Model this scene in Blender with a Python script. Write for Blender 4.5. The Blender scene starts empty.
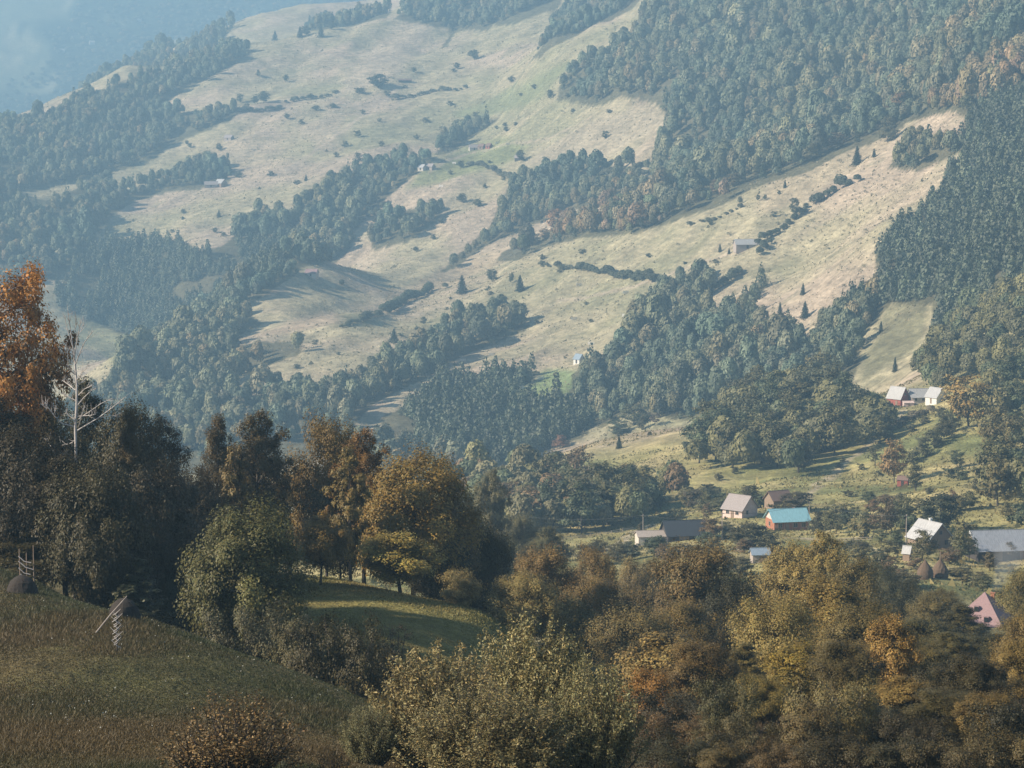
import bpy, math, random
import numpy as np
R = math.radians
rng = np.random.default_rng(11)
scene = bpy.context.scene
col = scene.collection

# ---------------------------------------------------------------- camera, sky, sun, exposure
SUN_EL, SUN_AZ = R(31), R(-104)                    # azimuth clockwise from the view direction (+Y)
cam_data = bpy.data.cameras.new('camera'); cam = bpy.data.objects.new('camera', cam_data); col.objects.link(cam)
cam_data.sensor_width = 36; cam_data.lens = 36 * 2275 / 1024; cam_data.clip_start = 1; cam_data.clip_end = 60000
cam.location = (0, 0, 0); cam.rotation_euler = (R(90 - 6), 0, 0); scene.camera = cam
world = bpy.data.worlds.new('World'); scene.world = world; world.use_nodes = True
wn = world.node_tree; bgn = wn.nodes['Background']; sky = wn.nodes.new('ShaderNodeTexSky')
sky.sky_type = 'NISHITA'; sky.sun_disc = False; sky.sun_elevation = SUN_EL; sky.sun_rotation = SUN_AZ; sky.altitude = 800
wn.links.new(sky.outputs[0], bgn.inputs[0]); bgn.inputs[1].default_value = 0.055
sun_data = bpy.data.lights.new('sun', 'SUN'); sun_data.energy = 5.0; sun_data.angle = R(0.5); sun_data.color = (1, .875, .69)
sun = bpy.data.objects.new('sun', sun_data); col.objects.link(sun)
sun.rotation_euler = (R(90) - SUN_EL, 0, R(180) - SUN_AZ)
scene.view_settings.view_transform = 'Standard'; scene.view_settings.look = 'None'; scene.view_settings.gamma = 1
scene.view_settings.exposure = 1.3; scene.view_settings.use_curve_mapping = False
scene.cycles.use_denoising = True; scene.cycles.max_bounces = 5; scene.cycles.volume_bounces = 0
scene.cycles.sample_clamp_indirect = 5
# ---------------------------------------------------------------- terrain heights
FPX, PITCH = 2275.0, math.radians(6.0)
CP, SP = math.cos(PITCH), math.sin(PITCH)
def ray(px, py):
    """pixel -> (s, t): sideways and vertical slope of the sight line per metre of forward distance"""
    u = (np.asarray(px, float) - 512) / FPX; v = (384 - np.asarray(py, float)) / FPX
    d = CP + v * SP
    return u / d, (-SP + v * CP) / d
def pix(x, y, z):
    s = x / y; t = z / y
    v = (t * CP + SP) / (CP - t * SP)
    return 512 + FPX * s * (CP + v * SP), 384 - FPX * v
CTRL = [
 # near hill on the left (image x, image y, forward distance)
 (-150,800,60),(100,768,62),(250,768,66),(380,775,72),(-150,690,95),(0,690,88),(150,700,88),(300,730,88),
 (-150,610,135),(-150,545,160),(0,570,150),(60,592,146),(125,609,138),(200,638,130),(270,664,124),(340,690,114),(400,725,104),
 (480,790,76),(600,790,82),(720,775,95),(850,768,98),(1000,768,100),(1180,768,100),
 # behind its crest, gully, second meadow
 (-150,565,200),(0,590,180),(100,622,170),(200,655,158),(270,680,146),(340,700,134),(430,735,125),
 (-150,540,250),(0,560,240),(100,572,235),(200,575,225),(300,577,215),(345,585,210),(400,600,204),(450,612,198),(490,624,190),
 (330,640,165),(400,662,160),(460,690,150),
 (-150,575,330),(0,600,320),(200,620,300),(350,625,290),(480,650,270),
 (540,735,130),(545,700,180),(545,650,270),(545,592,400),(600,725,150),(600,690,210),(600,645,310),(590,580,430),
 (700,715,140),(700,690,200),(700,650,290),(700,592,400),(830,705,145),(830,690,205),(830,655,275),(830,605,370),(950,700,145),(960,685,210),(960,645,290),(950,602,370),(1100,690,145),(1150,620,280),
 # village bench
 (560,548,580),(620,538,600),(680,541,570),(740,520,610),(790,526,600),(740,563,480),(830,575,440),(850,535,560),(930,548,510),(930,578,440),(1000,555,505),(985,612,380),(1060,555,490),(1180,540,500),
 (440,540,560),(300,560,600),(0,580,620),(-150,580,640),
 # slope behind the village, up to the houses
 (620,505,740),(700,490,740),(800,503,650),(800,470,760),(870,450,780),(900,480,700),(960,490,620),(1020,500,580),(960,440,740),
 (900,408,880),(930,404,880),(1000,450,720),(1000,400,810),(1060,380,830),(1180,400,760),
 (530,470,930),(620,445,1000),(700,425,980),(780,410,960),(860,402,920),(480,490,860),(430,505,850),(330,520,860),(0,560,900),(-150,560,900),
 # beyond that ridge
 (480,500,1060),(530,482,1080),(620,455,1140),(700,435,1110),(780,405,1080),(860,395,1020),(300,540,1050),(0,560,1150),
 # main mountain
 (-150,520,1400),(0,480,1400),(100,382,1480),(150,420,1400),(190,392,1480),(200,338,1640),(240,283,1800),(290,258,1890),(145,345,1620),(60,410,1540),
 (250,430,1310),(300,400,1400),(280,372,1480),(340,322,1610),(300,300,1700),(325,280,1790),(350,430,1290),
 (440,440,1240),(450,400,1380),(450,350,1540),(460,292,1740),(400,310,1720),(500,268,1770),
 (600,405,1280),(600,350,1430),(580,300,1580),(560,238,1790),
 (700,385,1230),(700,320,1390),(690,262,1540),(690,202,1690),
 (790,375,1170),(800,300,1340),(800,240,1480),(800,168,1650),(745,184,1670),
 (900,345,1120),(890,300,1200),(870,240,1350),(900,180,1480),(925,116,1610),(865,142,1640),
 (1000,330,950),(1000,260,1150),(1000,200,1300),(1000,130,1450),(1000,60,1580),(1000,0,1750),(1180,300,900),(1180,100,1350),(1180,-50,1700),
 # behind the long spur
 (60,360,1800),(90,320,2040),(130,312,2080),(150,356,1760),(200,345,1850),(245,300,1970),(295,270,2040),(350,268,2030),(410,258,1980),(460,266,1930),(500,250,1930),(560,222,1940),(640,196,1880),(700,178,1850),(760,160,1840),(800,146,1810),(865,122,1800),
 (-150,330,2000),(0,290,2080),(100,260,2150),(200,258,2090),(100,225,2260),(0,230,2200),(60,185,2410),(100,150,2550),(0,170,2450),(150,100,2730),(230,50,2900),
 (220,235,2160),(200,200,2290),(215,183,2350),(250,130,2550),(300,80,2760),(300,228,2120),(300,180,2300),(340,30,3000),
 (400,220,2110),(430,165,2250),(480,150,2320),(400,80,2700),(450,30,2950),(450,-20,3120),(500,110,2480),
 (580,190,2020),(600,120,2160),(600,62,2330),(640,5,2480),(545,54,2480),(560,40,2640),(640,-5,2700),(500,10,2950),
 (700,100,2050),(700,0,2300),(800,80,1960),(800,0,2160),(900,90,1760),(900,0,1990),(700,-150,2700),(900,-150,2400),(1180,-200,2100),
 # crest of the far spur, hollow, hazy ridge, far mountainside
 (-150,175,2500),(0,126,2620),(60,112,2680),(130,76,2780),(240,46,2960),(320,28,3060),(390,10,3140),(450,-40,3250),(560,-80,3300),
 (-150,200,2900),(0,150,3000),(100,112,3080),(200,80,3180),(300,50,3250),(400,25,3330),
 (-150,190,3450),(0,135,3400),(60,104,3420),(110,80,3450),(170,50,3500),(240,20,3560),(300,8,3620),(400,-10,3650),(520,-60,3700),
 (-150,240,4200),(0,200,4200),(100,170,4200),(240,110,4250),(400,60,4300),(560,-40,4300),
 (-150,150,5000),(0,140,5000),(150,120,5050),(300,70,5150),(450,20,5200),(-150,-60,6300),(100,-60,6300),(300,-90,6400),(500,-120,6400),(800,-200,6000),(1180,-260,5500),
 (-150,-140,9000),(500,-180,9000),(1180,-260,9000),
]
FIX = [(-.3,12,-6.0),(0,12,-5.0),(.3,12,-6.5),(-.3,30,-9.5),(0,32,-10.2),(.3,32,-11.5)]     # ground just below the camera: s, distance, height
SA, YA = 4.0, 1.75
def _feat(s, y): return np.stack([np.asarray(s) * SA, np.log(y) * YA], -1)
def _kern(a, b):
    d2 = (a[:, None, 0] - b[None, :, 0]) ** 2 + (a[:, None, 1] - b[None, :, 1]) ** 2
    return 0.5 * d2 * np.log(d2 + 1e-12)
_c = np.array(CTRL, float); _s, _t = ray(_c[:, 0], _c[:, 1])
_f = np.array(FIX)
_P = np.concatenate([_feat(_s, _c[:, 2]), _feat(_f[:, 0], _f[:, 1])]); _V = np.concatenate([_t, _f[:, 2] / _f[:, 1]])
_n = len(_P)
_A = np.zeros((_n + 3, _n + 3)); _A[:_n, :_n] = _kern(_P, _P) + np.eye(_n) * 2e-4
_A[:_n, _n:] = np.c_[np.ones(_n), _P]; _A[_n:, :_n] = _A[:_n, _n:].T
_W = np.linalg.solve(_A, np.r_[_V, 0, 0, 0])
def slope_t(s, y):
    q = _feat(np.clip(s, -.30, .30).ravel(), np.asarray(y, float).ravel()); out = np.empty(len(q))
    for i in range(0, len(q), 20000):
        c = q[i:i + 20000]
        out[i:i + 20000] = _kern(c, _P) @ _W[:_n] + _W[_n] + c @ _W[_n + 1:]
    return out.reshape(np.shape(s))
def vnoise(x, y, seed=0):
    """smooth value noise in -1..1"""
    xi = np.floor(x).astype(np.int64); yi = np.floor(y).astype(np.int64); fx = x - xi; fy = y - yi
    def h(a, b):
        v = (a * 374761393 + b * 668265263 + seed * 974634777) & 0x7fffffff
        v = ((v ^ (v >> 13)) * 1274126177) & 0x7fffffff
        return ((v ^ (v >> 16)) & 0xffff) / 32767.5 - 1
    fx = fx * fx * (3 - 2 * fx); fy = fy * fy * (3 - 2 * fy)
    return (h(xi, yi) * (1 - fx) + h(xi + 1, yi) * fx) * (1 - fy) + (h(xi, yi + 1) * (1 - fx) + h(xi + 1, yi + 1) * fx) * fy
def fbm(x, y, sc, seed=0, oct=3):
    a = 1.; r = 0
    for k in range(oct):
        r = r + a * vnoise(x / sc, y / sc, seed + k); sc *= .5; a *= .5
    return r
GS = np.concatenate([np.linspace(-.85, -.27, 40)[:-1], np.linspace(-.27, .27, 430), np.linspace(.27, .85, 40)[1:]])
GY = np.concatenate([np.geomspace(9, 300, 230)[:-1], np.geomspace(300, 1100, 190)[:-1], np.geomspace(1100, 3200, 400)[:-1], np.geomspace(3200, 6600, 110)])
MS, MY = np.meshgrid(GS, GY)                      # rows: distance
GX = MS * MY
_fade = np.clip((MY - 500) / 900, 0, 1)
GZ = slope_t(MS, MY) * MY + _fade * (5.0 * fbm(GX, MY, 150, 3) + 1.5 * fbm(GX, MY, 35, 9) + 3.2 * fbm((GX * .86 - MY * .5) * 2.2, (GX * .5 + MY * .86) * .55, 75, 13)) + (1 - _fade) * (.5 * fbm(GX, MY, 22, 5) * np.clip(MY / 150, .2, 2))
GT = np.minimum(GZ / MY, .088); GZ = GT * MY
def height(x, y):
    """height of the ground at a point (bilinear in the grid)"""
    x = np.asarray(x, float); y = np.asarray(y, float); s = np.clip(x / y, GS[0], GS[-1] - 1e-9); yy = np.clip(y, GY[0], GY[-1] - 1e-6)
    i = np.clip(np.searchsorted(GS, s, 'right') - 1, 0, len(GS) - 2); j = np.clip(np.searchsorted(GY, yy, 'right') - 1, 0, len(GY) - 2)
    a = (s - GS[i]) / (GS[i + 1] - GS[i]); b = (yy - GY[j]) / (GY[j + 1] - GY[j])
    return ((GT[j, i] * (1 - a) + GT[j, i + 1] * a) * (1 - b) + (GT[j + 1, i] * (1 - a) + GT[j + 1, i + 1] * a) * b) * yy
GMAX = np.maximum.accumulate(GT, axis=0)          # what hides what
def ground(px, py, ymin=0):
    """first ground point seen at a pixel, at least ymin away"""
    s, t = ray(px, py)
    i = int(np.clip(np.searchsorted(GS, s) - 1, 0, len(GS) - 2)); a = (s - GS[i]) / (GS[i + 1] - GS[i])
    prof = GT[:, i] * (1 - a) + GT[:, i + 1] * a
    k = np.nonzero((prof >= t) & (GY >= ymin))[0]
    if len(k) == 0: k = [len(GY) - 1]
    k = k[0]
    if k == 0: y = GY[0]
    else:
        b = np.clip((t - prof[k - 1]) / (prof[k] - prof[k - 1] + 1e-12), 0, 1); y = GY[k - 1] + b * (GY[k] - GY[k - 1])
    return np.array([s * y, y, float(height(s * y, y))])
# ---------------------------------------------------------------- helpers
def put(o, parent=None):
    col.objects.link(o)
    if parent: o.parent = parent
    return o
def tag(o, label, cat=None, group=None, kind=None):
    o['label'] = label
    if cat: o['category'] = cat
    if group: o['group'] = group
    if kind: o['kind'] = kind
    return o
def empty(name, loc, rz=0.0):
    o = bpy.data.objects.new(name, None); o.location = [float(v) for v in loc]; o.rotation_euler = (0, 0, rz); o.empty_display_size = .5
    return put(o)
def polymesh(name, V, k, mats, tint=None, mi=None, smooth=False):
    """V: (n, k, 3) loose triangles or quads; tint: (n, 3) colour of each face"""
    n = len(V); me = bpy.data.meshes.new(name)
    me.vertices.add(n * k); me.vertices.foreach_set('co', np.ascontiguousarray(V, dtype=np.float32).ravel())
    me.loops.add(n * k); me.loops.foreach_set('vertex_index', np.arange(n * k, dtype=np.int32))
    me.polygons.add(n); me.polygons.foreach_set('loop_start', np.arange(0, n * k, k, dtype=np.int32))
    me.polygons.foreach_set('loop_total', np.full(n, k, np.int32))
    if mi is not None: me.polygons.foreach_set('material_index', np.asarray(mi, np.int32))
    if tint is not None:
        a = me.attributes.new('tint', 'FLOAT_COLOR', 'POINT')
        c = np.ones((n, k, 4), np.float32); c[:, :, :3] = np.asarray(tint, np.float32)[:, None, :]
        a.data.foreach_set('color', c.ravel())
    for m in mats: me.materials.append(m)
    me.update(calc_edges=True)
    return me
class Shape:
    """collects boxes, bars, tubes and faces of one part"""
    def __init__(s): s.v = []; s.f = []
    def add(s, vs, fs):
        b = len(s.v); s.v += [tuple(float(c) for c in v) for v in vs]; s.f += [tuple(b + i for i in f) for f in fs]; return s
    def box(s, c, d, rz=0.0):
        x, y, z = (q / 2 for q in d); cs, sn = math.cos(rz), math.sin(rz)
        vs = [(c[0] + a * cs - b * sn, c[1] + a * sn + b * cs, c[2] + e) for e in (-z, z) for a, b in ((-x, -y), (x, -y), (x, y), (-x, y))]
        return s.add(vs, [(3, 2, 1, 0), (4, 5, 6, 7), (0, 1, 5, 4), (1, 2, 6, 5), (2, 3, 7, 6), (3, 0, 4, 7)])
    def tube(s, pts, rad, n=6, cap=True):
        pts = [np.array(p, float) for p in pts]; rings = []
        for i, p in enumerate(pts):
            d = pts[min(i + 1, len(pts) - 1)] - pts[max(i - 1, 0)]; d = d / (np.linalg.norm(d) + 1e-9)
            a = np.cross(d, (0, 0, 1) if abs(d[2]) < .9 else (1, 0, 0)); a /= np.linalg.norm(a); b = np.cross(d, a)
            r = rad[i] if hasattr(rad, '__len__') else rad
            rings += [p + r * (math.cos(6.2832 * k / n) * a + math.sin(6.2832 * k / n) * b) for k in range(n)]
        fs = [(i * n + k, i * n + (k + 1) % n, (i + 1) * n + (k + 1) % n, (i + 1) * n + k) for i in range(len(pts) - 1) for k in range(n)]
        if cap: fs += [tuple(range(n))[::-1], tuple((len(pts) - 1) * n + k for k in range(n))]
        return s.add(rings, fs)
    def slab(s, quad, th):
        """a quad (counter-clockwise seen from outside) thickened inwards"""
        q = [np.array(p, float) for p in quad]; n = np.cross(q[1] - q[0], q[-1] - q[0]); n /= np.linalg.norm(n); k = len(q)
        vs = q + [p - n * th for p in q]
        return s.add(vs, [tuple(range(k)), tuple(range(2 * k - 1, k - 1, -1))] + [(i, i + k, (i + 1) % k + k, (i + 1) % k) for i in range(k)])
    def lathe(s, prof, n=16, c=(0, 0, 0), wob=0.0):
        vs = []
        for r, z in prof:
            vs += [(c[0] + r * (1 + wob * random.uniform(-1, 1)) * math.cos(6.2832 * k / n), c[1] + r * (1 + wob * random.uniform(-1, 1)) * math.sin(6.2832 * k / n), c[2] + z) for k in range(n)]
        return s.add(vs, [(i * n + k, i * n + (k + 1) % n, (i + 1) * n + (k + 1) % n, (i + 1) * n + k) for i in range(len(prof) - 1) for k in range(n)])
    def mesh(s, name, m, smooth=False):
        me = bpy.data.meshes.new(name); me.from_pydata(s.v, [], s.f); me.materials.append(m); me.update()
        if smooth: me.polygons.foreach_set('use_smooth', [True] * len(me.polygons))
        return me
    def obj(s, name, m, parent=None, smooth=False):
        return put(bpy.data.objects.new(name, s.mesh(name, m, smooth)), parent)

# ---------------------------------------------------------------- materials
def mat(name, color=(.3, .3, .3), rough=.9, noise=0.0, scale=1.0, stretch=(1, 1, 1), bump=0.0, metal=0.0, spec=.3):
    m = bpy.data.materials.new(name); m.use_nodes = True; nt = m.node_tree; b = nt.nodes['Principled BSDF']
    b.inputs['Base Color'].default_value = (*color, 1); b.inputs['Roughness'].default_value = rough; b.inputs['Metallic'].default_value = metal
    b.inputs['Specular IOR Level'].default_value = spec
    if noise:
        tc = nt.nodes.new('ShaderNodeTexCoord'); mp = nt.nodes.new('ShaderNodeMapping'); mp.inputs['Scale'].default_value = stretch
        nz = nt.nodes.new('ShaderNodeTexNoise'); nz.inputs['Scale'].default_value = scale; nz.inputs['Detail'].default_value = 6; nz.inputs['Roughness'].default_value = .65
        mr = nt.nodes.new('ShaderNodeMapRange'); mr.inputs['From Min'].default_value = .25; mr.inputs['From Max'].default_value = .75
        mr.inputs['To Min'].default_value = 1 - noise; mr.inputs['To Max'].default_value = 1 + noise
        mx = nt.nodes.new('ShaderNodeMix'); mx.data_type = 'RGBA'; mx.blend_type = 'MULTIPLY'; mx.inputs['Factor'].default_value = 1; mx.inputs['A'].default_value = (*color, 1)
        L = nt.links.new
        L(tc.outputs['Object'], mp.inputs[0]); L(mp.outputs[0], nz.inputs['Vector']); L(nz.outputs[0], mr.inputs[0]); L(mr.outputs[0], mx.inputs['B']); L(mx.outputs['Result'], b.inputs['Base Color'])
        if bump:
            bp = nt.nodes.new('ShaderNodeBump'); bp.inputs['Distance'].default_value = bump; L(nz.outputs[0], bp.inputs['Height']); L(bp.outputs[0], b.inputs['Normal'])
    return m
def leaf_mat(name, source, transl=.2):
    """leaves: colour from the object (source 'object') times each face's tone, or from each face's own tint"""
    m = bpy.data.materials.new(name); m.use_nodes = True; nt = m.node_tree; L = nt.links.new; nd = nt.nodes.new
    b = nt.nodes['Principled BSDF']; out = nt.nodes['Material Output']; b.inputs['Roughness'].default_value = .55; b.inputs['Specular IOR Level'].default_value = .25
    at = nd('ShaderNodeAttribute'); at.attribute_name = 'tint'; c = at.outputs['Color']
    if source == 'object':
        oi = nd('ShaderNodeObjectInfo'); mx = nd('ShaderNodeMix'); mx.data_type = 'RGBA'; mx.blend_type = 'MULTIPLY'; mx.inputs['Factor'].default_value = 1
        L(oi.outputs['Color'], mx.inputs['A']); L(c, mx.inputs['B']); c = mx.outputs['Result']
    L(c, b.inputs['Base Color'])
    tr = nd('ShaderNodeBsdfTranslucent'); L(c, tr.inputs[0]); ms = nd('ShaderNodeMixShader'); ms.inputs[0].default_value = transl
    L(b.outputs[0], ms.inputs[1]); L(tr.outputs[0], ms.inputs[2]); L(ms.outputs[0], out.inputs[0])
    return m
LEAF = leaf_mat('leaves', 'object'); WOOD_LEAF = leaf_mat('forest_leaves', 'tint', .18); BLADE = leaf_mat('grass_blades', 'tint', .3)
BARK = mat('bark', (.06, .05, .042), .95, .5, 6, (1, 1, .3), .02); PALE_BARK = mat('dead_wood', (.36, .33, .32), .8, .3, 5, (1, 1, .3), .01)
TIMBER = mat('old_timber', (.22, .16, .12), .9, .4, 5, (1, 1, 6)); GREY_TIMBER = mat('weathered_timber', (.32, .27, .24), .9, .35, 5, (1, 1, .4)); DARK_TIMBER = mat('dark_timber', (.05, .042, .04), .9, .4, 5, (6, 1, 1))
HAY = mat('hay', (.11, .075, .052), 1, .45, 9, (1, 1, 2.5), .06); DARK_HAY = mat('old_hay', (.035, .028, .024), 1, .45, 12, (1, 1, 2.5), .05)
BRICK = mat('brick', (.30, .13, .08), .95, .35, 4); PLASTER = mat('plaster', (.46, .41, .36), .9, .18, 2); PINK_PLASTER = mat('pink_plaster', (.55, .42, .38), .9, .2, 2)
BLUE_ROOF = mat('blue_sheet_roof', (.20, .37, .43), .6, .3, 1.2, (7, .5, 1)); SHINGLE = mat('grey_shingle', (.27, .235, .23), .85, .5, 5, (1, 3, 1), .03)
DARK_ROOF = mat('dark_tile', (.035, .04, .05), .9, .4, 4, (1, 3, 1), .03); SHEET = mat('galvanised_sheet', (.30, .31, .34), .55, .35, 1.2, (5, .5, 1), 0, .3)
PINK_ROOF = mat('pink_tile', (.25, .165, .17), .85, .25, 4, (1, 3, 1), .02); WHITE_ROOF = mat('pale_sheet_roof', (.34, .335, .34), .55, .35, 1.1, (6, .6, 1)); RED_WALL = mat('red_boards', (.27, .085, .065), .85, .25, 4)
BROWN_ROOF = mat('brown_tile', (.17, .11, .09), .9, .35, 4, (1, 3, 1)); WHITE = mat('white_paint', (.58, .56, .53), .7, .08, 3); GLASS = mat('window_glass', (.02, .025, .03), .15, spec=.6); STEEL_BLUE = mat('blue_grey_sheet', (.20, .25, .31), .5, .3, 2, (6, 1, 1))
WIRE = mat('wire', (.05, .05, .05), .6)

# ---------------------------------------------------------------- what grows where, as outlines seen on the slopes
def inside(poly, x, y):
    p = np.asarray(poly, float); r = np.zeros(np.shape(x), bool); j = len(p) - 1
    for i in range(len(p)):
        c = ((p[i, 1] > y) != (p[j, 1] > y)) & (x < (p[j, 0] - p[i, 0]) * (y - p[i, 1]) / (p[j, 1] - p[i, 1] + 1e-9) + p[i, 0]); r ^= c; j = i
    return r
# (kind, nearest, farthest distance, outline)
WOODS = [
 ('broad', 2150, 3050, [(-260,190),(0,124),(33,115),(55,113),(72,97),(93,88),(133,73),(187,58),(213,47),(234,40),(249,43),(248,52),(230,62),(200,78),(157,102),(153,107),(200,107),(228,104),(240,108),(230,116),(200,128),(167,142),(153,155),(130,163),(93,173),(43,185),(20,187),(0,200),(-260,270)]),
 ('broad', 3150, 3800, [(0,140),(33,113),(60,104),(97,76),(113,63),(150,50),(180,45),(193,37),(233,20),(242,19),(222,32),(222,42),(190,58),(133,73),(93,88),(72,97),(33,115)]),
 ('broad', 3050, 3900, [(300,24),(342,14),(380,7),(392,8),(376,22),(340,28),(310,32)]),
 ('broad', 1950, 2500, [(-260,270),(0,195),(20,188),(45,196),(80,183),(112,180),(116,187),(140,182),(187,165),(207,153),(224,157),(230,177),(207,183),(167,188),(133,197),(113,211),(97,228),(95,242),(86,252),(60,276),(37,274),(7,290),(-260,360)]),
 ('conif', 1740, 2400, [(55,286),(83,254),(100,242),(130,236),(150,235),(180,240),(200,247),(225,240),(255,236),(300,240),(292,258),(243,278),(213,298),(187,321),(167,333),(143,341),(137,337),(97,319),(60,306)]),
 ('broad', 1800, 2350, [(225,240),(240,225),(265,210),(290,215),(305,195),(330,182),(358,165),(380,158),(432,150),(434,156),(405,177),(395,187),(369,207),(355,227),(349,247),(335,258),(300,262),(285,256),(260,244)]),
 ('broad', 1270, 2010, [(100,378),(143,341),(167,331),(187,319),(213,296),(230,286),(243,276),(290,256),(302,262),(293,272),(243,303),(262,320),(240,330),(225,342),(258,337),(302,336),(300,349),(253,366),(222,384),(240,392),(284,383),(314,386),(342,378),(362,366),(395,346),(442,329),(452,316),(486,313),(522,306),(529,323),(502,336),(462,351),(432,370),(405,383),(372,400),(362,412),(345,430),(300,470),(150,470),(-200,520),(-200,470),(60,400)]),
 ('conif', 1180, 1620, [(380,413),(409,400),(439,372),(476,370),(509,363),(529,363),(536,373),(509,390),(539,393),(556,386),(569,396),(589,413),(589,430),(556,442),(529,453),(499,460),(470,470),(429,462),(385,440)]),
 ('broad', 1010, 1300, [(340,440),(385,436),(430,458),(480,468),(460,490),(440,520),(380,520)]),
 ('mixed', 1130, 1720, [(572,370),(589,353),(619,353),(616,333),(633,306),(663,283),(684,270),(705,262),(715,280),(708,300),(716,308),(740,300),(750,285),(765,270),(770,275),(757,295),(747,315),(762,322),(790,322),(800,330),(815,340),(812,372),(790,380),(745,385),(725,400),(690,415),(660,412),(640,404),(600,424),(589,413),(569,396)]),
 ('mixed', 1110, 1500, [(814,372),(818,340),(828,313),(844,296),(858,283),(874,273),(900,256),(890,300),(864,330),(858,360),(850,385),(815,385)]),
 ('broad', 1880, 2250, [(509,180),(529,167),(582,157),(626,160),(652,180),(649,187),(596,200),(560,208),(549,214),(520,225),(489,240),(469,252),(455,264),(440,268),(455,252),(470,240),(489,222)]),
 ('broad', 1980, 2350, [(369,230),(379,217),(409,204),(439,200),(439,214),(409,237),(372,245)]),
 ('broad', 2300, 2700, [(452,128),(475,114),(500,114),(476,130),(452,147),(432,153),(440,143)]),
 ('broad', 2900, 3400, [(394,14),(410,0),(412,-20),(562,-20),(560,0),(552,8),(527,20),(492,20),(487,26),(470,25),(455,28),(448,40),(440,57),(436,50),(450,30),(446,23),(412,18)]),
 ('broad', 2520, 3000, [(532,54),(545,38),(560,15),(580,-10),(643,-10),(632,5),(606,18),(583,31),(550,51)]),
 ('broad', 1600, 2600, [(558,83),(569,65),(595,50),(630,30),(650,-10),(655,-40),(1060,-40),(1060,60),(1000,90),(985,100),(968,112),(940,108),(901,119),(871,133),(845,140),(828,149),(808,160),(751,177),(721,194),(690,200),(668,210),(655,185),(648,160),(655,150),(662,128),(668,112),(655,98),(622,92),(596,102),(575,98),(558,95)], 9.0),
 ('mixed', 1380, 1700, [(918,130),(971,130),(961,147),(938,157),(918,167),(888,163),(898,147)]),
 ('conif', 1060, 1750, [(966,110),(1000,88),(1060,60),(1060,280),(1024,280),(985,300),(960,315),(940,330),(925,355),(920,362),(935,320),(931,300),(884,300),(874,247),(901,220),(918,207),(938,190),(941,177),(951,167),(964,150)]),
 ('autumn', 1640, 1900, [(496,256),(502,247),(516,240),(546,230),(552,222),(576,222),(596,212),(629,198),(662,190),(690,196),(721,192),(751,176),(808,158),(828,147),(845,138),(871,131),(901,117),(905,122),(871,139),(845,147),(828,156),(808,167),(751,184),(721,201),(690,210),(669,218),(633,229),(576,234),(542,243),(516,256)]),
 ('autumn', 1400, 1680, [(940,90),(975,62),(1024,42),(1060,30),(1060,70),(1024,80),(990,100),(960,112)]),
 ('autumn', 1430, 2050, [(898,120),(930,100),(1000,48),(1060,5),(1060,60),(1000,88),(968,104),(935,110)]),
]
MEADOWS = [   # colour of the sward (shade painted into the gully one), feather, outline
 ((.19,.20,.09), [(455,150),(500,135),(525,140),(505,160),(470,175),(430,190),(400,195),(420,178)]),
 ((.15,.20,.08), [(512,395),(530,382),(545,372),(572,370),(585,380),(575,398),(545,398)]),
 ((.17,.18,.09), [(450,110),(510,88),(560,60),(575,62),(540,95),(500,112),(470,118)]),
 ((.34,.26,.19), [(225,344),(300,318),(330,310),(345,318),(300,332),(255,340)]),
 ((.33,.25,.18), [(499,472),(540,450),(576,444),(629,431),(684,421),(700,424),(690,440),(640,452),(600,450),(540,462)]),
 ((.31,.25,.18), [(300,130),(330,110),(345,120),(340,150),(315,150)]),
 ((.32,.26,.19), [(330,100),(400,20),(440,20),(400,75)]),
 ((.32,.25,.17), [(385,296),(470,258),(520,252),(470,280),(400,305)]),
 ((.14,.13,.075), [(860,384),(891,366),(924,346),(931,300),(884,306),(881,322),(864,356)]),  # gully meadow: its shade is painted in as a darker colour
 ((.20,.19,.10), [(120,370),(60,320),(80,300),(140,335)]),
 ((.31,.25,.17), [(760,180),(850,150),(900,130),(880,160),(800,200),(760,215)]),
 ((.30,.25,.18), [(560,130),(650,105),(668,130),(600,160),(520,165)]),
]

TRACKS = [((.36, .30, .22), 1.8, [(552, 556), (600, 549), (622, 541), (641, 529), (655, 524)]), ((.34, .28, .20), 1.6, [(726, 552), (765, 541), (800, 538), (850, 546), (884, 552)]), ((.33, .27, .19), 1.4, [(908, 409), (888, 428), (862, 452), (830, 478), (800, 500)]), ((.36, .29, .22), 2.4, [(240, 190), (290, 168), (345, 130), (400, 84)]), ((.36, .29, .22), 2.2, [(430, 172), (475, 152), (530, 142), (590, 118)]), ((.36, .29, .22), 2.4, [(740, 252), (700, 263), (640, 284), (560, 300)]), ((.34, .28, .21), 2.0, [(316, 278), (360, 262), (410, 258)]), ((.33, .27, .2), 1.4, [(530, 465), (600, 447), (660, 436), (700, 428)])]

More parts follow.
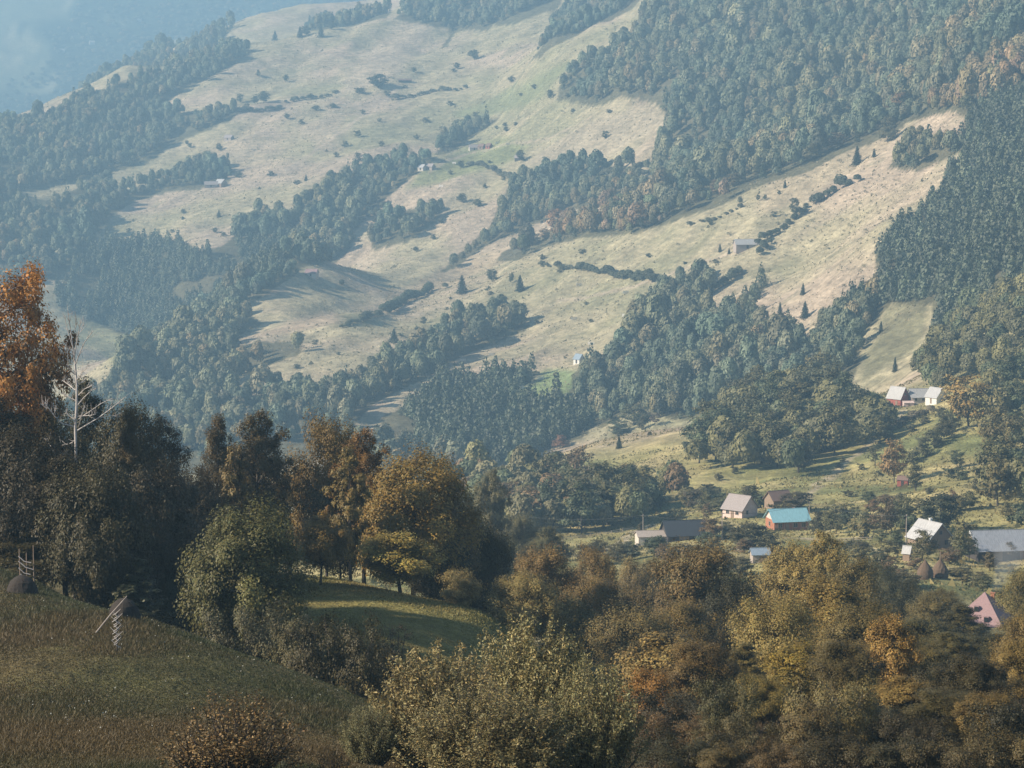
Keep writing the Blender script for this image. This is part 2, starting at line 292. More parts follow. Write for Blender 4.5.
# ---------------------------------------------------------------- terrain sheet
sx, sy = np.meshgrid(np.arange(len(GS)), np.arange(len(GY)))
PX, PY = pix(GX, MY, GZ)
def mixc(c, d, w): return c * (1 - w[..., None]) + np.array(d) * w[..., None]
def build_terrain():
    n1 = fbm(GX, MY, 90, 21, 4); n2 = fbm(GX, MY, 28, 31, 3); n3 = fbm(GX, MY, 420, 41, 3); n4 = fbm(GX, MY, 9, 51, 3); n5 = fbm(GX * 1.0, MY * .25, 6, 61, 3)
    st = lambda v, a, b: np.clip((v - a) / (b - a), 0, 1)
    c = np.zeros(GX.shape + (3,)) + np.array((.30, .258, .165))
    c = mixc(c, (.34, .265, .20), st(n1, .05, .8) * .85); c = mixc(c, (.205, .195, .11), st(-n1 - .4 * n2, .25, .9) * .7); c = mixc(c, (.14, .13, .08), st(n2 + .5 * n3, .55, 1.0) * .6)
    for d, poly in MEADOWS:
        w = sum(inside(poly, PX + 6 * n2 + a, PY + 4 * n1 + b).astype(float) for a in (-4, 0, 4) for b in (-2, 0, 2)) / 9
        c = mixc(c, d, w * (MY > 850) * .85)
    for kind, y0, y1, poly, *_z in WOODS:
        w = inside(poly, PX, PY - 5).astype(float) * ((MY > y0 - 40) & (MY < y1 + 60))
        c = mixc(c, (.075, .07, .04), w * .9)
    # slopes and gardens round the village
    v = st(MY, 300, 420) * (1 - st(MY, 850, 960)); c = mixc(c, (.255, .225, .085), v * .88); c = mixc(c, (.30, .24, .12), v * st(n2 + .6 * n4, .1, .9) * .8); c = mixc(c, (.11, .13, .05), v * st(-n2 - .4 * n1, .1, .7) * .7)
    # near slopes
    nr = 1 - st(MY, 240, 380); c = mixc(c, (.072, .066, .027), nr); c = mixc(c, (.11, .082, .038), nr * st(n5 + .5 * n4, .1, .9) * .7); c = mixc(c, (.036, .042, .016), nr * st(-n5 - .3 * n4, .1, .8) * .7)  # ground colours darkened in place of shade on the near slope
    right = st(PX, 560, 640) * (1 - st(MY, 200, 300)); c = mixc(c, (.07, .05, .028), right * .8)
    crest = (1 - st(np.abs(MY - (150 - (PX - 0) * .10)), 6, 20)) * st(430 - PX, 0, 60) * (MY < 175); c = mixc(c, (.15, .105, .052), crest * .8)
    m2 = ((MY > 150) & (MY < 235) & (PX > 280) & (PX < 520)).astype(float); c = mixc(c, (.21, .175, .06), m2 * .8)
    # far mountainside: pastures and woods
    fr = st(MY, 3900, 4300); c = mixc(c, (.12, .13, .08), fr); f1 = fbm(GX, MY * .6, 260, 71, 4) + .5 * fbm(GX, MY * .6, 90, 75, 3); c = mixc(c, (.03, .04, .025), fr * st(f1, -.1, .15)); c = mixc(c, (.24, .22, .14), fr * st(fbm(GX, MY * .6, 110, 81, 4), .15, .5) * st(-f1, -.05, .15))
    for d, w_, pts in TRACKS:
        for a, b in zip(pts, pts[1:]):
            A, B = ground(*a, 430), ground(*b, 430); L2 = ((B - A)[:2] ** 2).sum(); q = np.clip(((GX - A[0]) * (B - A)[0] + (MY - A[1]) * (B - A)[1]) / L2, 0, 1)
            dd = np.hypot(GX - A[0] - q * (B - A)[0] + 1.5 * n4, MY - A[1] - q * (B - A)[1]); c = mixc(c, d, np.clip(1.6 - dd / w_, 0, 1) * .75)
    c *= (1 + .16 * n4 * (MY < 1200) + .10 * n2)[..., None]
    me = bpy.data.meshes.new('terrain'); ny, nx = GX.shape
    V = np.stack([GX, MY, GZ], -1).reshape(-1, 3)
    me.vertices.add(len(V)); me.vertices.foreach_set('co', V.astype(np.float32).ravel())
    i = (np.arange(ny - 1)[:, None] * nx + np.arange(nx - 1)[None]).ravel(); F = np.stack([i, i + 1, i + nx + 1, i + nx], -1).astype(np.int32)
    me.loops.add(F.size); me.loops.foreach_set('vertex_index', F.ravel()); me.polygons.add(len(F)); me.polygons.foreach_set('loop_start', np.arange(0, F.size, 4, dtype=np.int32)); me.polygons.foreach_set('loop_total', np.full(len(F), 4, np.int32))
    me.polygons.foreach_set('use_smooth', np.ones(len(F), bool))
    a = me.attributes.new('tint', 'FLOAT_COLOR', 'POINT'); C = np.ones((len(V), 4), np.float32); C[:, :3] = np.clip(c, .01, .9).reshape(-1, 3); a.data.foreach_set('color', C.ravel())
    me.update(calc_edges=True)
    m = bpy.data.materials.new('sward'); m.use_nodes = True; nt = m.node_tree; L = nt.links.new; nd = nt.nodes.new; b = nt.nodes['Principled BSDF']; b.inputs['Roughness'].default_value = 1; b.inputs['Specular IOR Level'].default_value = .1
    at = nd('ShaderNodeAttribute'); at.attribute_name = 'tint'; g = nd('ShaderNodeNewGeometry'); cur = at.outputs['Color']; hs = None
    for sc, lo, hi in ((.035, .76, 1.24), (.16, .62, 1.38), (.9, .68, 1.32)):
        nz = nd('ShaderNodeTexNoise'); nz.inputs['Scale'].default_value = sc; nz.inputs['Detail'].default_value = 5; nz.inputs['Roughness'].default_value = .7; L(g.outputs['Position'], nz.inputs['Vector'])
        mr = nd('ShaderNodeMapRange'); mr.inputs['From Min'].default_value = .3; mr.inputs['From Max'].default_value = .7; mr.inputs['To Min'].default_value = lo; mr.inputs['To Max'].default_value = hi; L(nz.outputs[0], mr.inputs[0])
        mx = nd('ShaderNodeMix'); mx.data_type = 'RGBA'; mx.blend_type = 'MULTIPLY'; mx.inputs['Factor'].default_value = 1; L(cur, mx.inputs['A']); L(mr.outputs[0], mx.inputs['B']); cur = mx.outputs['Result']
        if sc == .16: hs = nz.outputs[0]
    wv = nd('ShaderNodeTexWave'); wv.bands_direction = 'Z'; wv.inputs['Scale'].default_value = .11; wv.inputs['Distortion'].default_value = 9; wv.inputs['Detail'].default_value = 3; wv.inputs['Detail Scale'].default_value = .35; L(g.outputs['Position'], wv.inputs['Vector'])
    mr = nd('ShaderNodeMapRange'); mr.inputs['To Min'].default_value = .92; mr.inputs['To Max'].default_value = 1.04; L(wv.outputs['Fac'], mr.inputs[0]); mx = nd('ShaderNodeMix'); mx.data_type = 'RGBA'; mx.blend_type = 'MULTIPLY'; mx.inputs['Factor'].default_value = 1; L(cur, mx.inputs['A']); L(mr.outputs[0], mx.inputs['B']); cur = mx.outputs['Result']
    L(cur, b.inputs['Base Color']); bp = nd('ShaderNodeBump'); bp.inputs['Strength'].default_value = .8; bp.inputs['Distance'].default_value = 1.8; L(hs, bp.inputs['Height']); L(bp.outputs[0], b.inputs['Normal'])
    me.materials.append(m); o = put(bpy.data.objects.new('terrain', me)); tag(o, 'hills with dry meadows and wooded folds beyond the near grassy slope', 'terrain', kind='structure')
    return c
TCOL = build_terrain()
def tcol(x, y):
    i = np.clip(np.searchsorted(GS, x / y), 0, len(GS) - 1); j = np.clip(np.searchsorted(GY, y), 0, len(GY) - 1); return TCOL[j, i]

# ---------------------------------------------------------------- haze over the valley
_b, _t = float(GZ.min()) - 1, float(GZ.max()) + 30
hz = Shape().box((0, 2950, (_b + _t) / 2), (14000, 7700, _t - _b)).obj('haze', BARK); hz.data.materials.clear()
hm = bpy.data.materials.new('haze'); hm.use_nodes = True; hm.node_tree.nodes.remove(hm.node_tree.nodes['Principled BSDF'])
pv = hm.node_tree.nodes.new('ShaderNodeVolumePrincipled'); pv.inputs['Density'].default_value = 2.8e-4; pv.inputs['Color'].default_value = (.40, .70, 1, 1); pv.inputs['Anisotropy'].default_value = .15
hm.node_tree.links.new(pv.outputs[0], hm.node_tree.nodes['Material Output'].inputs['Volume']); hz.data.materials.append(hm)
tag(hz, 'pale blue haze filling the valley and veiling the far slopes', 'haze', kind='stuff')
# ---------------------------------------------------------------- trees
def unit(v): return v / (np.linalg.norm(v, axis=-1, keepdims=True) + 1e-9)
def leaf_quads(C, N, size, aspect, g):
    """leaf faces at centres C facing roughly N"""
    n = len(C); t = unit(np.cross(N, g.normal(size=(n, 3)))); b = np.cross(N, t)
    L = (size * g.uniform(.65, 1.35, n))[:, None]; W = L * aspect
    return np.stack([C - t * L * .5, C + b * W * .5 - t * L * .05, C + t * L * .5, C - b * W * .5 - t * L * .05], 1)
PROFILE = {   # half-width of the crown at a height fraction of the crown
 'round': lambda u: math.sqrt(max(0, 1 - (2 * u - .9) ** 2 / 1.25)), 'oval': lambda u: math.sin(math.pi * (u * .88 + .08)) ** .7,
 'cone': lambda u: (1 - u) ** .75 * .95 + .08, 'spread': lambda u: .35 + .65 * math.sin(math.pi * min(1, u * .75 + .12)),
 'low': lambda u: math.sqrt(max(0, 1 - u * u)) * .9 + .12}
def tree_mesh(seed, H, W, base, prof, limbs, nleaf, leaf, clump=.085, airy=.85, droop=0.0, stems=1, aspect=.62, tone=.3):
    g = np.random.default_rng(seed); wood = Shape(); f = PROFILE[prof]; C = []; N = []; T = []
    tr = max(.018 * H, .06)
    for sN in range(stems):
        off = g.normal(0, .10 * W, 2) * (stems > 1); lean = g.normal(0, .03 * H, 2) + off * 1.6
        axis = lambda u: np.array([off[0] + lean[0] * u + .012 * H * math.sin(5 * u + seed), off[1] + lean[1] * u + .012 * H * math.cos(4 * u + seed), H * u])
        wood.tube([axis(-.06), axis(.02), axis(.25), axis(.5), axis(.75), axis(.96)], [tr * 1.5, tr * 1.15, tr * .85, tr * .6, tr * .32, tr * .08], 7)
        nl = max(3, limbs // stems)
        for i in range(nl):
            u = (i + g.uniform(.1, .9)) / nl; hh = base + (1 - base) * u * .97; p0 = axis(hh * (.90 if hh > .3 else .97)); az = i * 2.4 + g.normal(0, .5) + sN * 2
            Lh = W / 2 * f(u) * g.uniform(.72, 1.18); rise = H * (1 - base) * (.10 + .10 * g.random()) * (1 - droop * 2) * (1.2 - u * .6)
            d = np.array([math.cos(az), math.sin(az), 0]); side = np.array([-d[1], d[0], 0]) * g.normal(0, .14) * Lh
            pt = lambda q: p0 + d * Lh * q + side * q * q + np.array([0, 0, rise * (q ** .7) - droop * Lh * .5 * q * q])
            lr = tr * .38 * (1 - u * .6)
            wood.tube([pt(0), pt(.35), pt(.7), pt(1)], [lr, lr * .65, lr * .35, lr * .1], 5, False)
            nc = max(2, int(7 * Lh / (W * .5)) + 2)
            for k in range(nc):
                q = (.30 + .72 * (k + g.random()) / nc); side2 = np.array([-d[1], d[0], 0]) * g.normal(0, .2) * Lh * (.4 + q)
                c = pt(min(q, 1.06)) + side2 + np.array([0, 0, g.normal(0, .02 * H)])
                if k % 2 == 0: wood.tube([pt(q * .8), c], [lr * .3, lr * .08], 3, False)
                n = int(nleaf / (limbs * 6.5) * g.uniform(.4, 1.6) * (.45 + .8 * q)); r = clump * W * g.uniform(.6, 1.35)
                e = unit(g.normal(size=(n, 3))) * (g.random((n, 1)) ** (.42)) * r * np.array([1.15, 1.15, airy])
                C.append(c + e); o = unit(c - axis(base + .3 * (1 - base)) + 1e-6) * .75 + unit(e) * .6 + np.array([0, 0, .4])
                N.append(unit(o + g.normal(0, .36, (n, 3)))); T.append(np.full(n, 1 + g.normal(0, tone * .6)) * (1 + g.normal(0, tone * .3, n)))
    C = np.concatenate(C); N = np.concatenate(N); T = np.clip(np.concatenate(T), .35, 2.0)
    C[:, 2] = np.maximum(C[:, 2], .02 * H)
    hue = g.normal(0, .07, len(T)); tint = np.stack([T * (1 + hue), T, T * (1 - hue)], -1)
    crown = polymesh('crown', leaf_quads(C, N, leaf, aspect, g), 4, [LEAF], tint)
    return wood.mesh('trunk', BARK, True), crown, H, W
def spruce_mesh(seed, H, W, n_whorl=18, nl=3000, leaf=.5):
    g = np.random.default_rng(seed); wood = Shape().tube([(0, 0, -.05 * H), (0, 0, .5 * H), (0, 0, H)], [.016 * H, .009 * H, .002 * H], 6); C = []; N = []; T = []
    for w in range(n_whorl):
        u = .06 + .92 * w / n_whorl; L = W / 2 * (1 - u) ** .85 * g.uniform(.85, 1.12) + .02 * W; nb = 9
        for b in range(nb):
            az = b * 6.283 / nb + w * 1.1 + g.normal(0, .15); d = np.array([math.cos(az), math.sin(az), 0]); l = L * g.uniform(.75, 1.15); n = max(3, int(nl / (n_whorl * nb) * (l / (W * .28))))
            q = g.random(n) ** .7; c = d * (l * q)[:, None] + np.array([-d[1], d[0], 0]) * (g.normal(0, .13, n) * l * (1.1 - q * .6))[:, None]; c[:, 2] = u * H + .12 * l - q * q * l * .42 + g.normal(0, .012 * H, n)
            C.append(c); N.append(unit(d * .6 + np.array([0, 0, .7]) + g.normal(0, .4, (n, 3)))); T.append(np.full(n, 1 + g.normal(0, .14)) * (1 + g.normal(0, .16, n)))
    C = np.concatenate(C); N = np.concatenate(N); T = np.clip(np.concatenate(T), .4, 1.8)
    return wood.mesh('trunk', BARK), polymesh('crown', leaf_quads(C, N, leaf, .45, g), 4, [LEAF], np.stack([T, T, T], -1)), H, W
NEAR = {
 'lime': [tree_mesh(1, 11.5, 10, .08, 'round', 46, 56000, .2, .098, airy=1.15), tree_mesh(2, 11.5, 10, .06, 'oval', 48, 56000, .2, .098, airy=1.15)],
 'tall': [tree_mesh(3, 15, 8, .10, 'oval', 50, 46000, .2, .08, airy=1.0), tree_mesh(4, 15, 8, .06, 'cone', 54, 46000, .2, .08, airy=.85)],
 'beech': [tree_mesh(5, 20, 15, .25, 'spread', 50, 54000, .27, .072, .85, tone=.45)],
 'spread': [tree_mesh(6, 9.5, 11, .08, 'spread', 40, 50000, .2, .10, 1.25, tone=.4), tree_mesh(7, 9.5, 10, .05, 'round', 42, 52000, .2, .10, airy=1.2)],
 'maple': [tree_mesh(8, 9, 7, .22, 'round', 30, 22000, .22, .11, 1.1, tone=.4), tree_mesh(9, 9, 6.5, .10, 'oval', 34, 22000, .22, .11, 1.1, tone=.45)],
 'young': [tree_mesh(10, 8, 4.4, .10, 'oval', 26, 11000, .22, .10, .6, tone=.4), tree_mesh(12, 8, 3.6, .12, 'cone', 22, 7500, .22, .10, .6)],
 'bush': [tree_mesh(13, 4, 5.5, .04, 'low', 32, 18000, .16, .13, 1.0, stems=5), tree_mesh(14, 4.5, 5, .03, 'round', 32, 18000, .16, .13, 1.0, stems=5)],
 'bare': [tree_mesh(15, 5, 3.6, .08, 'oval', 34, 1500, .16, .09, .8, stems=4)],
}
MID = {
 'broad': [tree_mesh(20 + i, 11, w, .08, p, 20, 3400, .62, .13, .62, tone=.32) for i, (w, p) in enumerate(((9.5, 'round'), (9, 'oval'), (8, 'cone'), (10.5, 'low'), (8, 'oval'), (9.5, 'spread')))],
 'slim': [tree_mesh(30 + i, 12, 5.5, .06, p, 20, 2600, .55, .14, .7) for i, p in enumerate(('oval', 'cone', 'oval'))],
 'airy': [tree_mesh(36, 9, 7, .22, 'spread', 16, 1300, .5, .11, .5, tone=.5), tree_mesh(37, 9, 6, .15, 'oval', 16, 1200, .5, .11, .5)],
 'spruce': [spruce_mesh(40, 14, 6.5, nl=2600, leaf=.75), spruce_mesh(41, 14, 5.5, nl=2400, leaf=.75)],
 'bush': [tree_mesh(44, 3, 4, .03, 'low', 14, 1100, .42, .14, .8, stems=3), tree_mesh(45, 3.4, 3.6, .03, 'round', 14, 1100, .42, .14, .8, stems=3)],
}
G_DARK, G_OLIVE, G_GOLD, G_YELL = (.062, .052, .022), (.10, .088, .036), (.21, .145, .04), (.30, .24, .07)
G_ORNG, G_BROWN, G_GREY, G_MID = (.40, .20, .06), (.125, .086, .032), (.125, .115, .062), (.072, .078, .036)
def jit(c, a=.12): k = 1 + rng.normal(0, a); h = rng.normal(0, a * .3); return (float(c[0] * k * (1 + h)), float(c[1] * k), float(c[2] * k * (1 - h)), 1.0)
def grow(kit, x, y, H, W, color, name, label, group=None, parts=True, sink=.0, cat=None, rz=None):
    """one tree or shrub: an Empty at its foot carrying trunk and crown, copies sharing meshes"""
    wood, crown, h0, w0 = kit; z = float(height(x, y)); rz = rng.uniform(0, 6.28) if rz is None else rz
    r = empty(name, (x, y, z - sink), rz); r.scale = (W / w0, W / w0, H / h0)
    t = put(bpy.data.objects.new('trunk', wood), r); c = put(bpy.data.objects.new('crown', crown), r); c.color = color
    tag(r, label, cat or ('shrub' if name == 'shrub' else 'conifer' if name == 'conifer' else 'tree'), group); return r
DW = 'dark trees of the shaded wood'
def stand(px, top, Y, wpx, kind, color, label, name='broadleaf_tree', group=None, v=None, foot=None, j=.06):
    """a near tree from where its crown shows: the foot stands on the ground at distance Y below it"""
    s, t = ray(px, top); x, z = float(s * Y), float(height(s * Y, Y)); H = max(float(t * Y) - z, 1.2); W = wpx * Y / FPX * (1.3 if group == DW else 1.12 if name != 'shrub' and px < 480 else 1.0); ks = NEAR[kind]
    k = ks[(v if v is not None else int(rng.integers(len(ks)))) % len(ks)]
    return grow(k, x, Y, H, W, jit((color[0] * .84, color[1] * .80, color[2] * .68), j), name, label, group)  # leaf colours darkened, foreground shade put into them

# ---- the wooded slope beyond the near grass, left side
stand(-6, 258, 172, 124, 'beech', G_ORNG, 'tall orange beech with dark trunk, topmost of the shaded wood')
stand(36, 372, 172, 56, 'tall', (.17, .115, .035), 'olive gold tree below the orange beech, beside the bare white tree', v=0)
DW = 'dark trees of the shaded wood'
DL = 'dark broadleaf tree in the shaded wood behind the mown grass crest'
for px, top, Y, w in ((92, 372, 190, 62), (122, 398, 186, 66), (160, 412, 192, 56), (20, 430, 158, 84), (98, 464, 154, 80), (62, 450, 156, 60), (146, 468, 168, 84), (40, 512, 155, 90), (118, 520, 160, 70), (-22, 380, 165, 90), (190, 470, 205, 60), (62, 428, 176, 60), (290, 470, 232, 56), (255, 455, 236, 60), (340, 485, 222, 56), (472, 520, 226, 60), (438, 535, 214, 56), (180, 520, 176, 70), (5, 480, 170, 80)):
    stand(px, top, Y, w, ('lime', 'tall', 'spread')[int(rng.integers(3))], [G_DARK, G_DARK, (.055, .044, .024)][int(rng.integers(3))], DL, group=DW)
stand(131, 402, 178, 40, 'tall', G_BROWN, 'rusty brown tree close behind the bare white tree', v=1)
stand(212, 410, 218, 52, 'tall', (.085, .062, .028), 'pointed olive brown tree at the lip of the dark wood', v=1)
stand(256, 406, 222, 64, 'tall', (.095, .070, .030), 'ragged olive tree beside the pointed brown one, above the pale birch', v=0)
stand(234, 440, 206, 30, 'young', (.16, .12, .05), 'slim pale yellow birch in the gap between dark trees', v=0)
stand(326, 412, 228, 66, 'lime', (.18, .12, .034), 'round bronze topped tree above the meadow edge')
stand(362, 424, 220, 54, 'tall', (.20, .115, .035), 'tall bronze tree touching the big golden tree', v=0)
stand(350, 440, 208, 40, 'young', (.17, .13, .045), 'thin yellowing tree in front of the bronze pair', v=0)
stand(412, 448, 216, 112, 'lime', G_GOLD, 'big golden brown tree standing over the second meadow', v=0)
stand(450, 470, 220, 52, 'tall', (.17, .11, .032), 'rust coloured tree leaning on the big golden tree', v=0)
stand(246, 498, 150, 112, 'lime', (.115, .11, .04), 'broad dark green tree with sunlit top in front of the wood', v=0)
stand(320, 513, 196, 50, 'maple', (.21, .14, .04), 'small golden tree with bare trunk on the meadow edge', v=0)
stand(399, 530, 198, 68, 'maple', G_YELL, 'bright yellow tree on the meadow edge below the golden one', v=1)
stand(462, 570, 194, 44, 'bush', (.24, .19, .08), 'round pale yellow bush at the low end of the second meadow', 'shrub', v=1)
stand(140, 556, 152, 56, 'young', (.10, .10, .055), 'grey green young tree behind the crest haystack', v=1)
stand(258, 606, 140, 62, 'bush', (.10, .095, .055), 'grey green shrub below the broad dark green tree', 'shrub', v=0)
stand(300, 622, 134, 48, 'bush', (.11, .10, .05), 'mid green shrub at the foot of the second meadow', 'shrub', v=1)
stand(336, 618, 128, 62, 'bush', G_DARK, 'dark shrub hiding the hollow below the second meadow', 'shrub', v=0)
stand(206, 590, 158, 56, 'bush', G_DARK, 'dark low shrub in the shade right of the crest haystack', 'shrub', v=1)
stand(398, 622, 158, 30, 'bare', (.08, .055, .03), 'nearly bare brown sapling on the second meadow', 'shrub')
stand(372, 640, 138, 44, 'bush', (.055, .05, .028), 'dark shrub between the bare sapling and the near grass', 'shrub', v=0)
stand(172, 562, 166, 46, 'lime', (.035, .042, .022), 'dark tree closing the gap beside the broad green tree')
# ---- middle: trees of the valley below
stand(492, 466, 420, 40, 'tall', G_GREY, 'grey green slender tree rising just past the golden wood', v=0)
stand(520, 512, 440, 44, 'lime', G_GREY, 'grey leaved round tree below the slender grey one'); stand(470, 492, 500, 40, 'lime', (.10, .10, .05), 'dull green tree half hidden behind the rust coloured tree')
stand(548, 524, 400, 36, 'tall', (.13, .12, .06), 'pale olive tree at the corner of the village meadow', v=0); stand(500, 535, 330, 48, 'lime', (.06, .062, .03), 'dark round tree in the hollow past the second meadow')
stand(548, 543, 265, 72, 'lime', (.20, .135, .05), 'russet tree right of the hollow, below the village meadow', v=0); stand(592, 545, 285, 52, 'lime', (.22, .15, .055), 'orange brown tree beside the russet tree')
stand(530, 574, 200, 78, 'spread', (.25, .20, .08), 'yellow olive domed tree just above the silvery willow bush', v=1)
stand(606, 576, 240, 84, 'lime', (.19, .135, .05), 'brown round tree in the middle of the lower wood', v=1)
stand(640, 560, 340, 56, 'spread', (.18, .13, .05), 'flat topped brown tree below the pale walled house', v=0); stand(574, 600, 215, 60, 'spread', (.17, .135, .05), 'olive brown tree over the far end of the willow bush', v=1)
stand(704, 538, 236, 104, 'lime', (.16, .115, .046), 'big dark russet tree below the long dark barn', v=0); stand(736, 580, 215, 80, 'lime', (.055, .05, .026), 'dark green tree in the shade of the big russet tree', v=1)
stand(640, 608, 190, 92, 'spread', (.18, .14, .06), 'wide brown tree with gold flecks in the lower wood', v=1); stand(662, 632, 158, 96, 'maple', (.23, .175, .07), 'yellow brown tree with large drooping leaf sprays', v=1)
stand(690, 600, 205, 84, 'lime', (.17, .125, .045), 'dull brown tree under the big dark russet tree', v=1); stand(644, 672, 128, 62, 'bush', (.24, .13, .035), 'small orange shrub behind the willow bush', 'shrub', v=1)
stand(700, 640, 146, 76, 'lime', (.15, .105, .04), 'dark brown tree at the edge of the rough grass clearing', v=0); stand(726, 676, 118, 38, 'bush', (.09, .085, .04), 'little green sapling in the rough grass clearing', v=0)
stand(676, 690, 122, 56, 'bush', (.045, .042, .024), 'dark shrub right of the willow bush', 'shrub', v=0)
# ---- right: the tangled wood below the village
stand(787, 540, 268, 78, 'lime', (.29, .225, .08), 'pale gold tree below the blue roofed house', v=0); stand(826, 528, 262, 70, 'tall', (.26, .20, .07), 'tall gold tree at the top of the tangled wood', v=0)
stand(850, 556, 250, 70, 'lime', (.19, .15, .058), 'olive tree behind the wide golden tree', v=1); stand(822, 578, 196, 120, 'lime', (.27, .20, .065), 'wide golden tree in the heart of the tangled wood', v=1)
stand(776, 600, 178, 84, 'spread', (.30, .23, .08), 'yellow tree with layered leafage beside the dark shade', v=0); stand(796, 640, 152, 66, 'maple', (.24, .18, .04), 'low bright yellow tree over the sunken clearing', v=1)
stand(862, 600, 172, 84, 'lime', (.15, .12, .045), 'brown green tree left of the small orange tree', v=0); stand(848, 640, 140, 74, 'lime', (.12, .095, .036), 'dark olive tree over the sapling at the clearing', v=1)
stand(896, 612, 150, 52, 'maple', (.28, .18, .055), 'small orange tree with thin trunk in the tangled wood', v=1)
stand(838, 678, 108, 62, 'bush', (.20, .16, .068), 'sunlit sapling with upright twigs beside the dark clearing', v=0); stand(872, 700, 112, 60, 'bush', (.05, .048, .024), 'dark shrub beside the sunlit sapling', 'shrub', v=0)
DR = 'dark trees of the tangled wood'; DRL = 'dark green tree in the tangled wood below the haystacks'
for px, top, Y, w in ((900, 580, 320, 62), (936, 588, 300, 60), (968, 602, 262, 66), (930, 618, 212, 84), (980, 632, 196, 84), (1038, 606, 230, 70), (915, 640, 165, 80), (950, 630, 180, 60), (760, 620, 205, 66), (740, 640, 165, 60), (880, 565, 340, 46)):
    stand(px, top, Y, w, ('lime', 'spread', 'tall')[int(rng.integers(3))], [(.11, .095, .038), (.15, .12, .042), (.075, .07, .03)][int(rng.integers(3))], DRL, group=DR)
stand(1040, 566, 285, 74, 'lime', (.18, .145, .052), 'broad olive tree in front of the pink roof', v=0); stand(1034, 612, 180, 70, 'spread', (.18, .13, .045), 'olive brown tree under the broad olive tree', v=1)
stand(966, 656, 122, 90, 'lime', (.062, .055, .028), 'dark bushy tree low in the corner past the clearing', v=1); stand(1020, 636, 130, 60, 'lime', (.21, .15, .05), 'yellow brown tree rising behind the dark bushy one', v=0)
stand(1010, 700, 104, 60, 'bush', (.05, .045, .024), 'dark shrub at the very corner of the rough grass', 'shrub', v=1); stand(920, 716, 104, 44, 'bush', (.055, .046, .025), 'small dark shrub in the rough grass by the corner tree', 'shrub', v=0)
for px, top, Y, w, k, c, lb, nm in ((764, 676, 124, 66, 'lime', (.20, .155, .05), 'olive tree over the rough grass, between green sapling and sunlit sapling', 'broadleaf_tree'), (806, 706, 104, 62, 'bush', (.13, .10, .045), 'brown olive shrub in front of the sunlit sapling', 'shrub'),
  (904, 676, 128, 58, 'maple', (.22, .155, .05), 'brown gold tree under the small orange tree', 'broadleaf_tree'), (944, 690, 112, 76, 'lime', (.12, .10, .04), 'dark olive tree pressed against the dark bushy corner tree', 'broadleaf_tree'), (990, 690, 110, 66, 'lime', (.17, .125, .045), 'olive brown tree between the corner tree and the corner shrub', 'broadleaf_tree'),
  (650, 712, 108, 64, 'bush', (.13, .085, .04), 'brown shrub behind the end of the willow thicket', 'shrub'), (738, 716, 104, 44, 'bush', (.10, .085, .04), 'low olive shrub alone in the rough grass', 'shrub'), (876, 640, 160, 70, 'lime', (.19, .135, .045), 'brown tree directly behind the sunlit sapling', 'broadleaf_tree'), (690, 668, 150, 70, 'lime', (.075, .065, .03), 'shadowy tree above the dark shrub by the willow thicket', 'broadleaf_tree'),
  (1000, 730, 94, 60, 'bush', (.10, .08, .036), 'shrub lowest of all in the corner of the rough grass', 'shrub'), (780, 742, 96, 40, 'bush', (.12, .085, .04), 'small rusty shrub lowest in the rough grass', 'shrub'), (680, 736, 96, 62, 'bush', (.06, .055, .026), 'dark shrub lowest beside the end of the willow thicket', 'shrub'), (720, 744, 93, 48, 'bush', (.10, .08, .035), 'brownish shrub lowest under the low olive shrub', 'shrub'), (836, 736, 95, 60, 'bush', (.075, .062, .03), 'dim olive shrub lowest under the sunlit sapling', 'shrub'), (900, 738, 94, 56, 'bush', (.06, .054, .027), 'dark round shrub lowest under the brown gold tree', 'shrub'), (950, 738, 93, 54, 'bush', (.085, .068, .032), 'dark brown shrub lowest under the dark olive tree', 'shrub')):
    stand(px, top, Y, w, k, c, lb, nm, v=int(rng.integers(2)))
# ---- loose-triangle trees for the far-off masses
def broad_tris(seed, n):
    g = np.random.default_rng(seed); nb = 8; dd = unit(g.normal(size=(nb, 3)) + (0, 0, .5)); cs = np.array([0, 0, .56]) + dd * np.array([.26, .26, .24]); rs = g.uniform(.12, .24, nb); cs[0] = (0, 0, .54); rs[0] = .37
    k = np.where(g.random(n) < .4, 0, g.integers(0, nb, n)); d = unit(g.normal(size=(n, 3))); d[:, 2] = np.where(d[:, 2] < -.5, -d[:, 2], d[:, 2]); C = cs[k] + d * rs[k][:, None] * g.uniform(.84, 1.08, (n, 1))
    N = unit(d + g.normal(0, .26, (n, 3)) + (0, 0, .10)); t = unit(np.cross(N, g.normal(size=(n, 3)))); b = np.cross(N, t); L = g.uniform(.045, .10, (n, 1)) * (420 / n) ** .48
    T = (1 + g.normal(0, .06, nb))[k] * (1 + g.normal(0, .09, n))
    return np.stack([C - t * L - b * L * .6, C + t * L - b * L * .6, C + b * L], 1), T * 1.42
def conif_tris(seed, n):
    g = np.random.default_rng(seed); u = 1 - np.sqrt(g.random(n)); u = .10 + .88 * u; az = g.uniform(0, 6.283, n); lay = .12 * np.sin(u * 50)
    r = .24 * (1 - u) ** .8 * (1 + lay + g.normal(0, .14, n)); d = np.stack([np.cos(az), np.sin(az), np.zeros(n)], -1); C = d * r[:, None] + np.stack([np.zeros(n), np.zeros(n), u], -1)
    N = unit(d + (0, 0, .45) + g.normal(0, .35, (n, 3))); t = unit(np.cross(N, (0, 0, 1)) + g.normal(0, .2, (n, 3))); b = np.cross(N, t); L = g.uniform(.035, .07, (n, 1)) * 1.3
    dn = np.stack([d[:, 0] * .4, d[:, 1] * .4, -np.ones(n)], -1) * L * 1.2
    return np.stack([C - t * L * .8, C + t * L * .8, C + dn], 1), 1 + g.normal(0, .15, n)
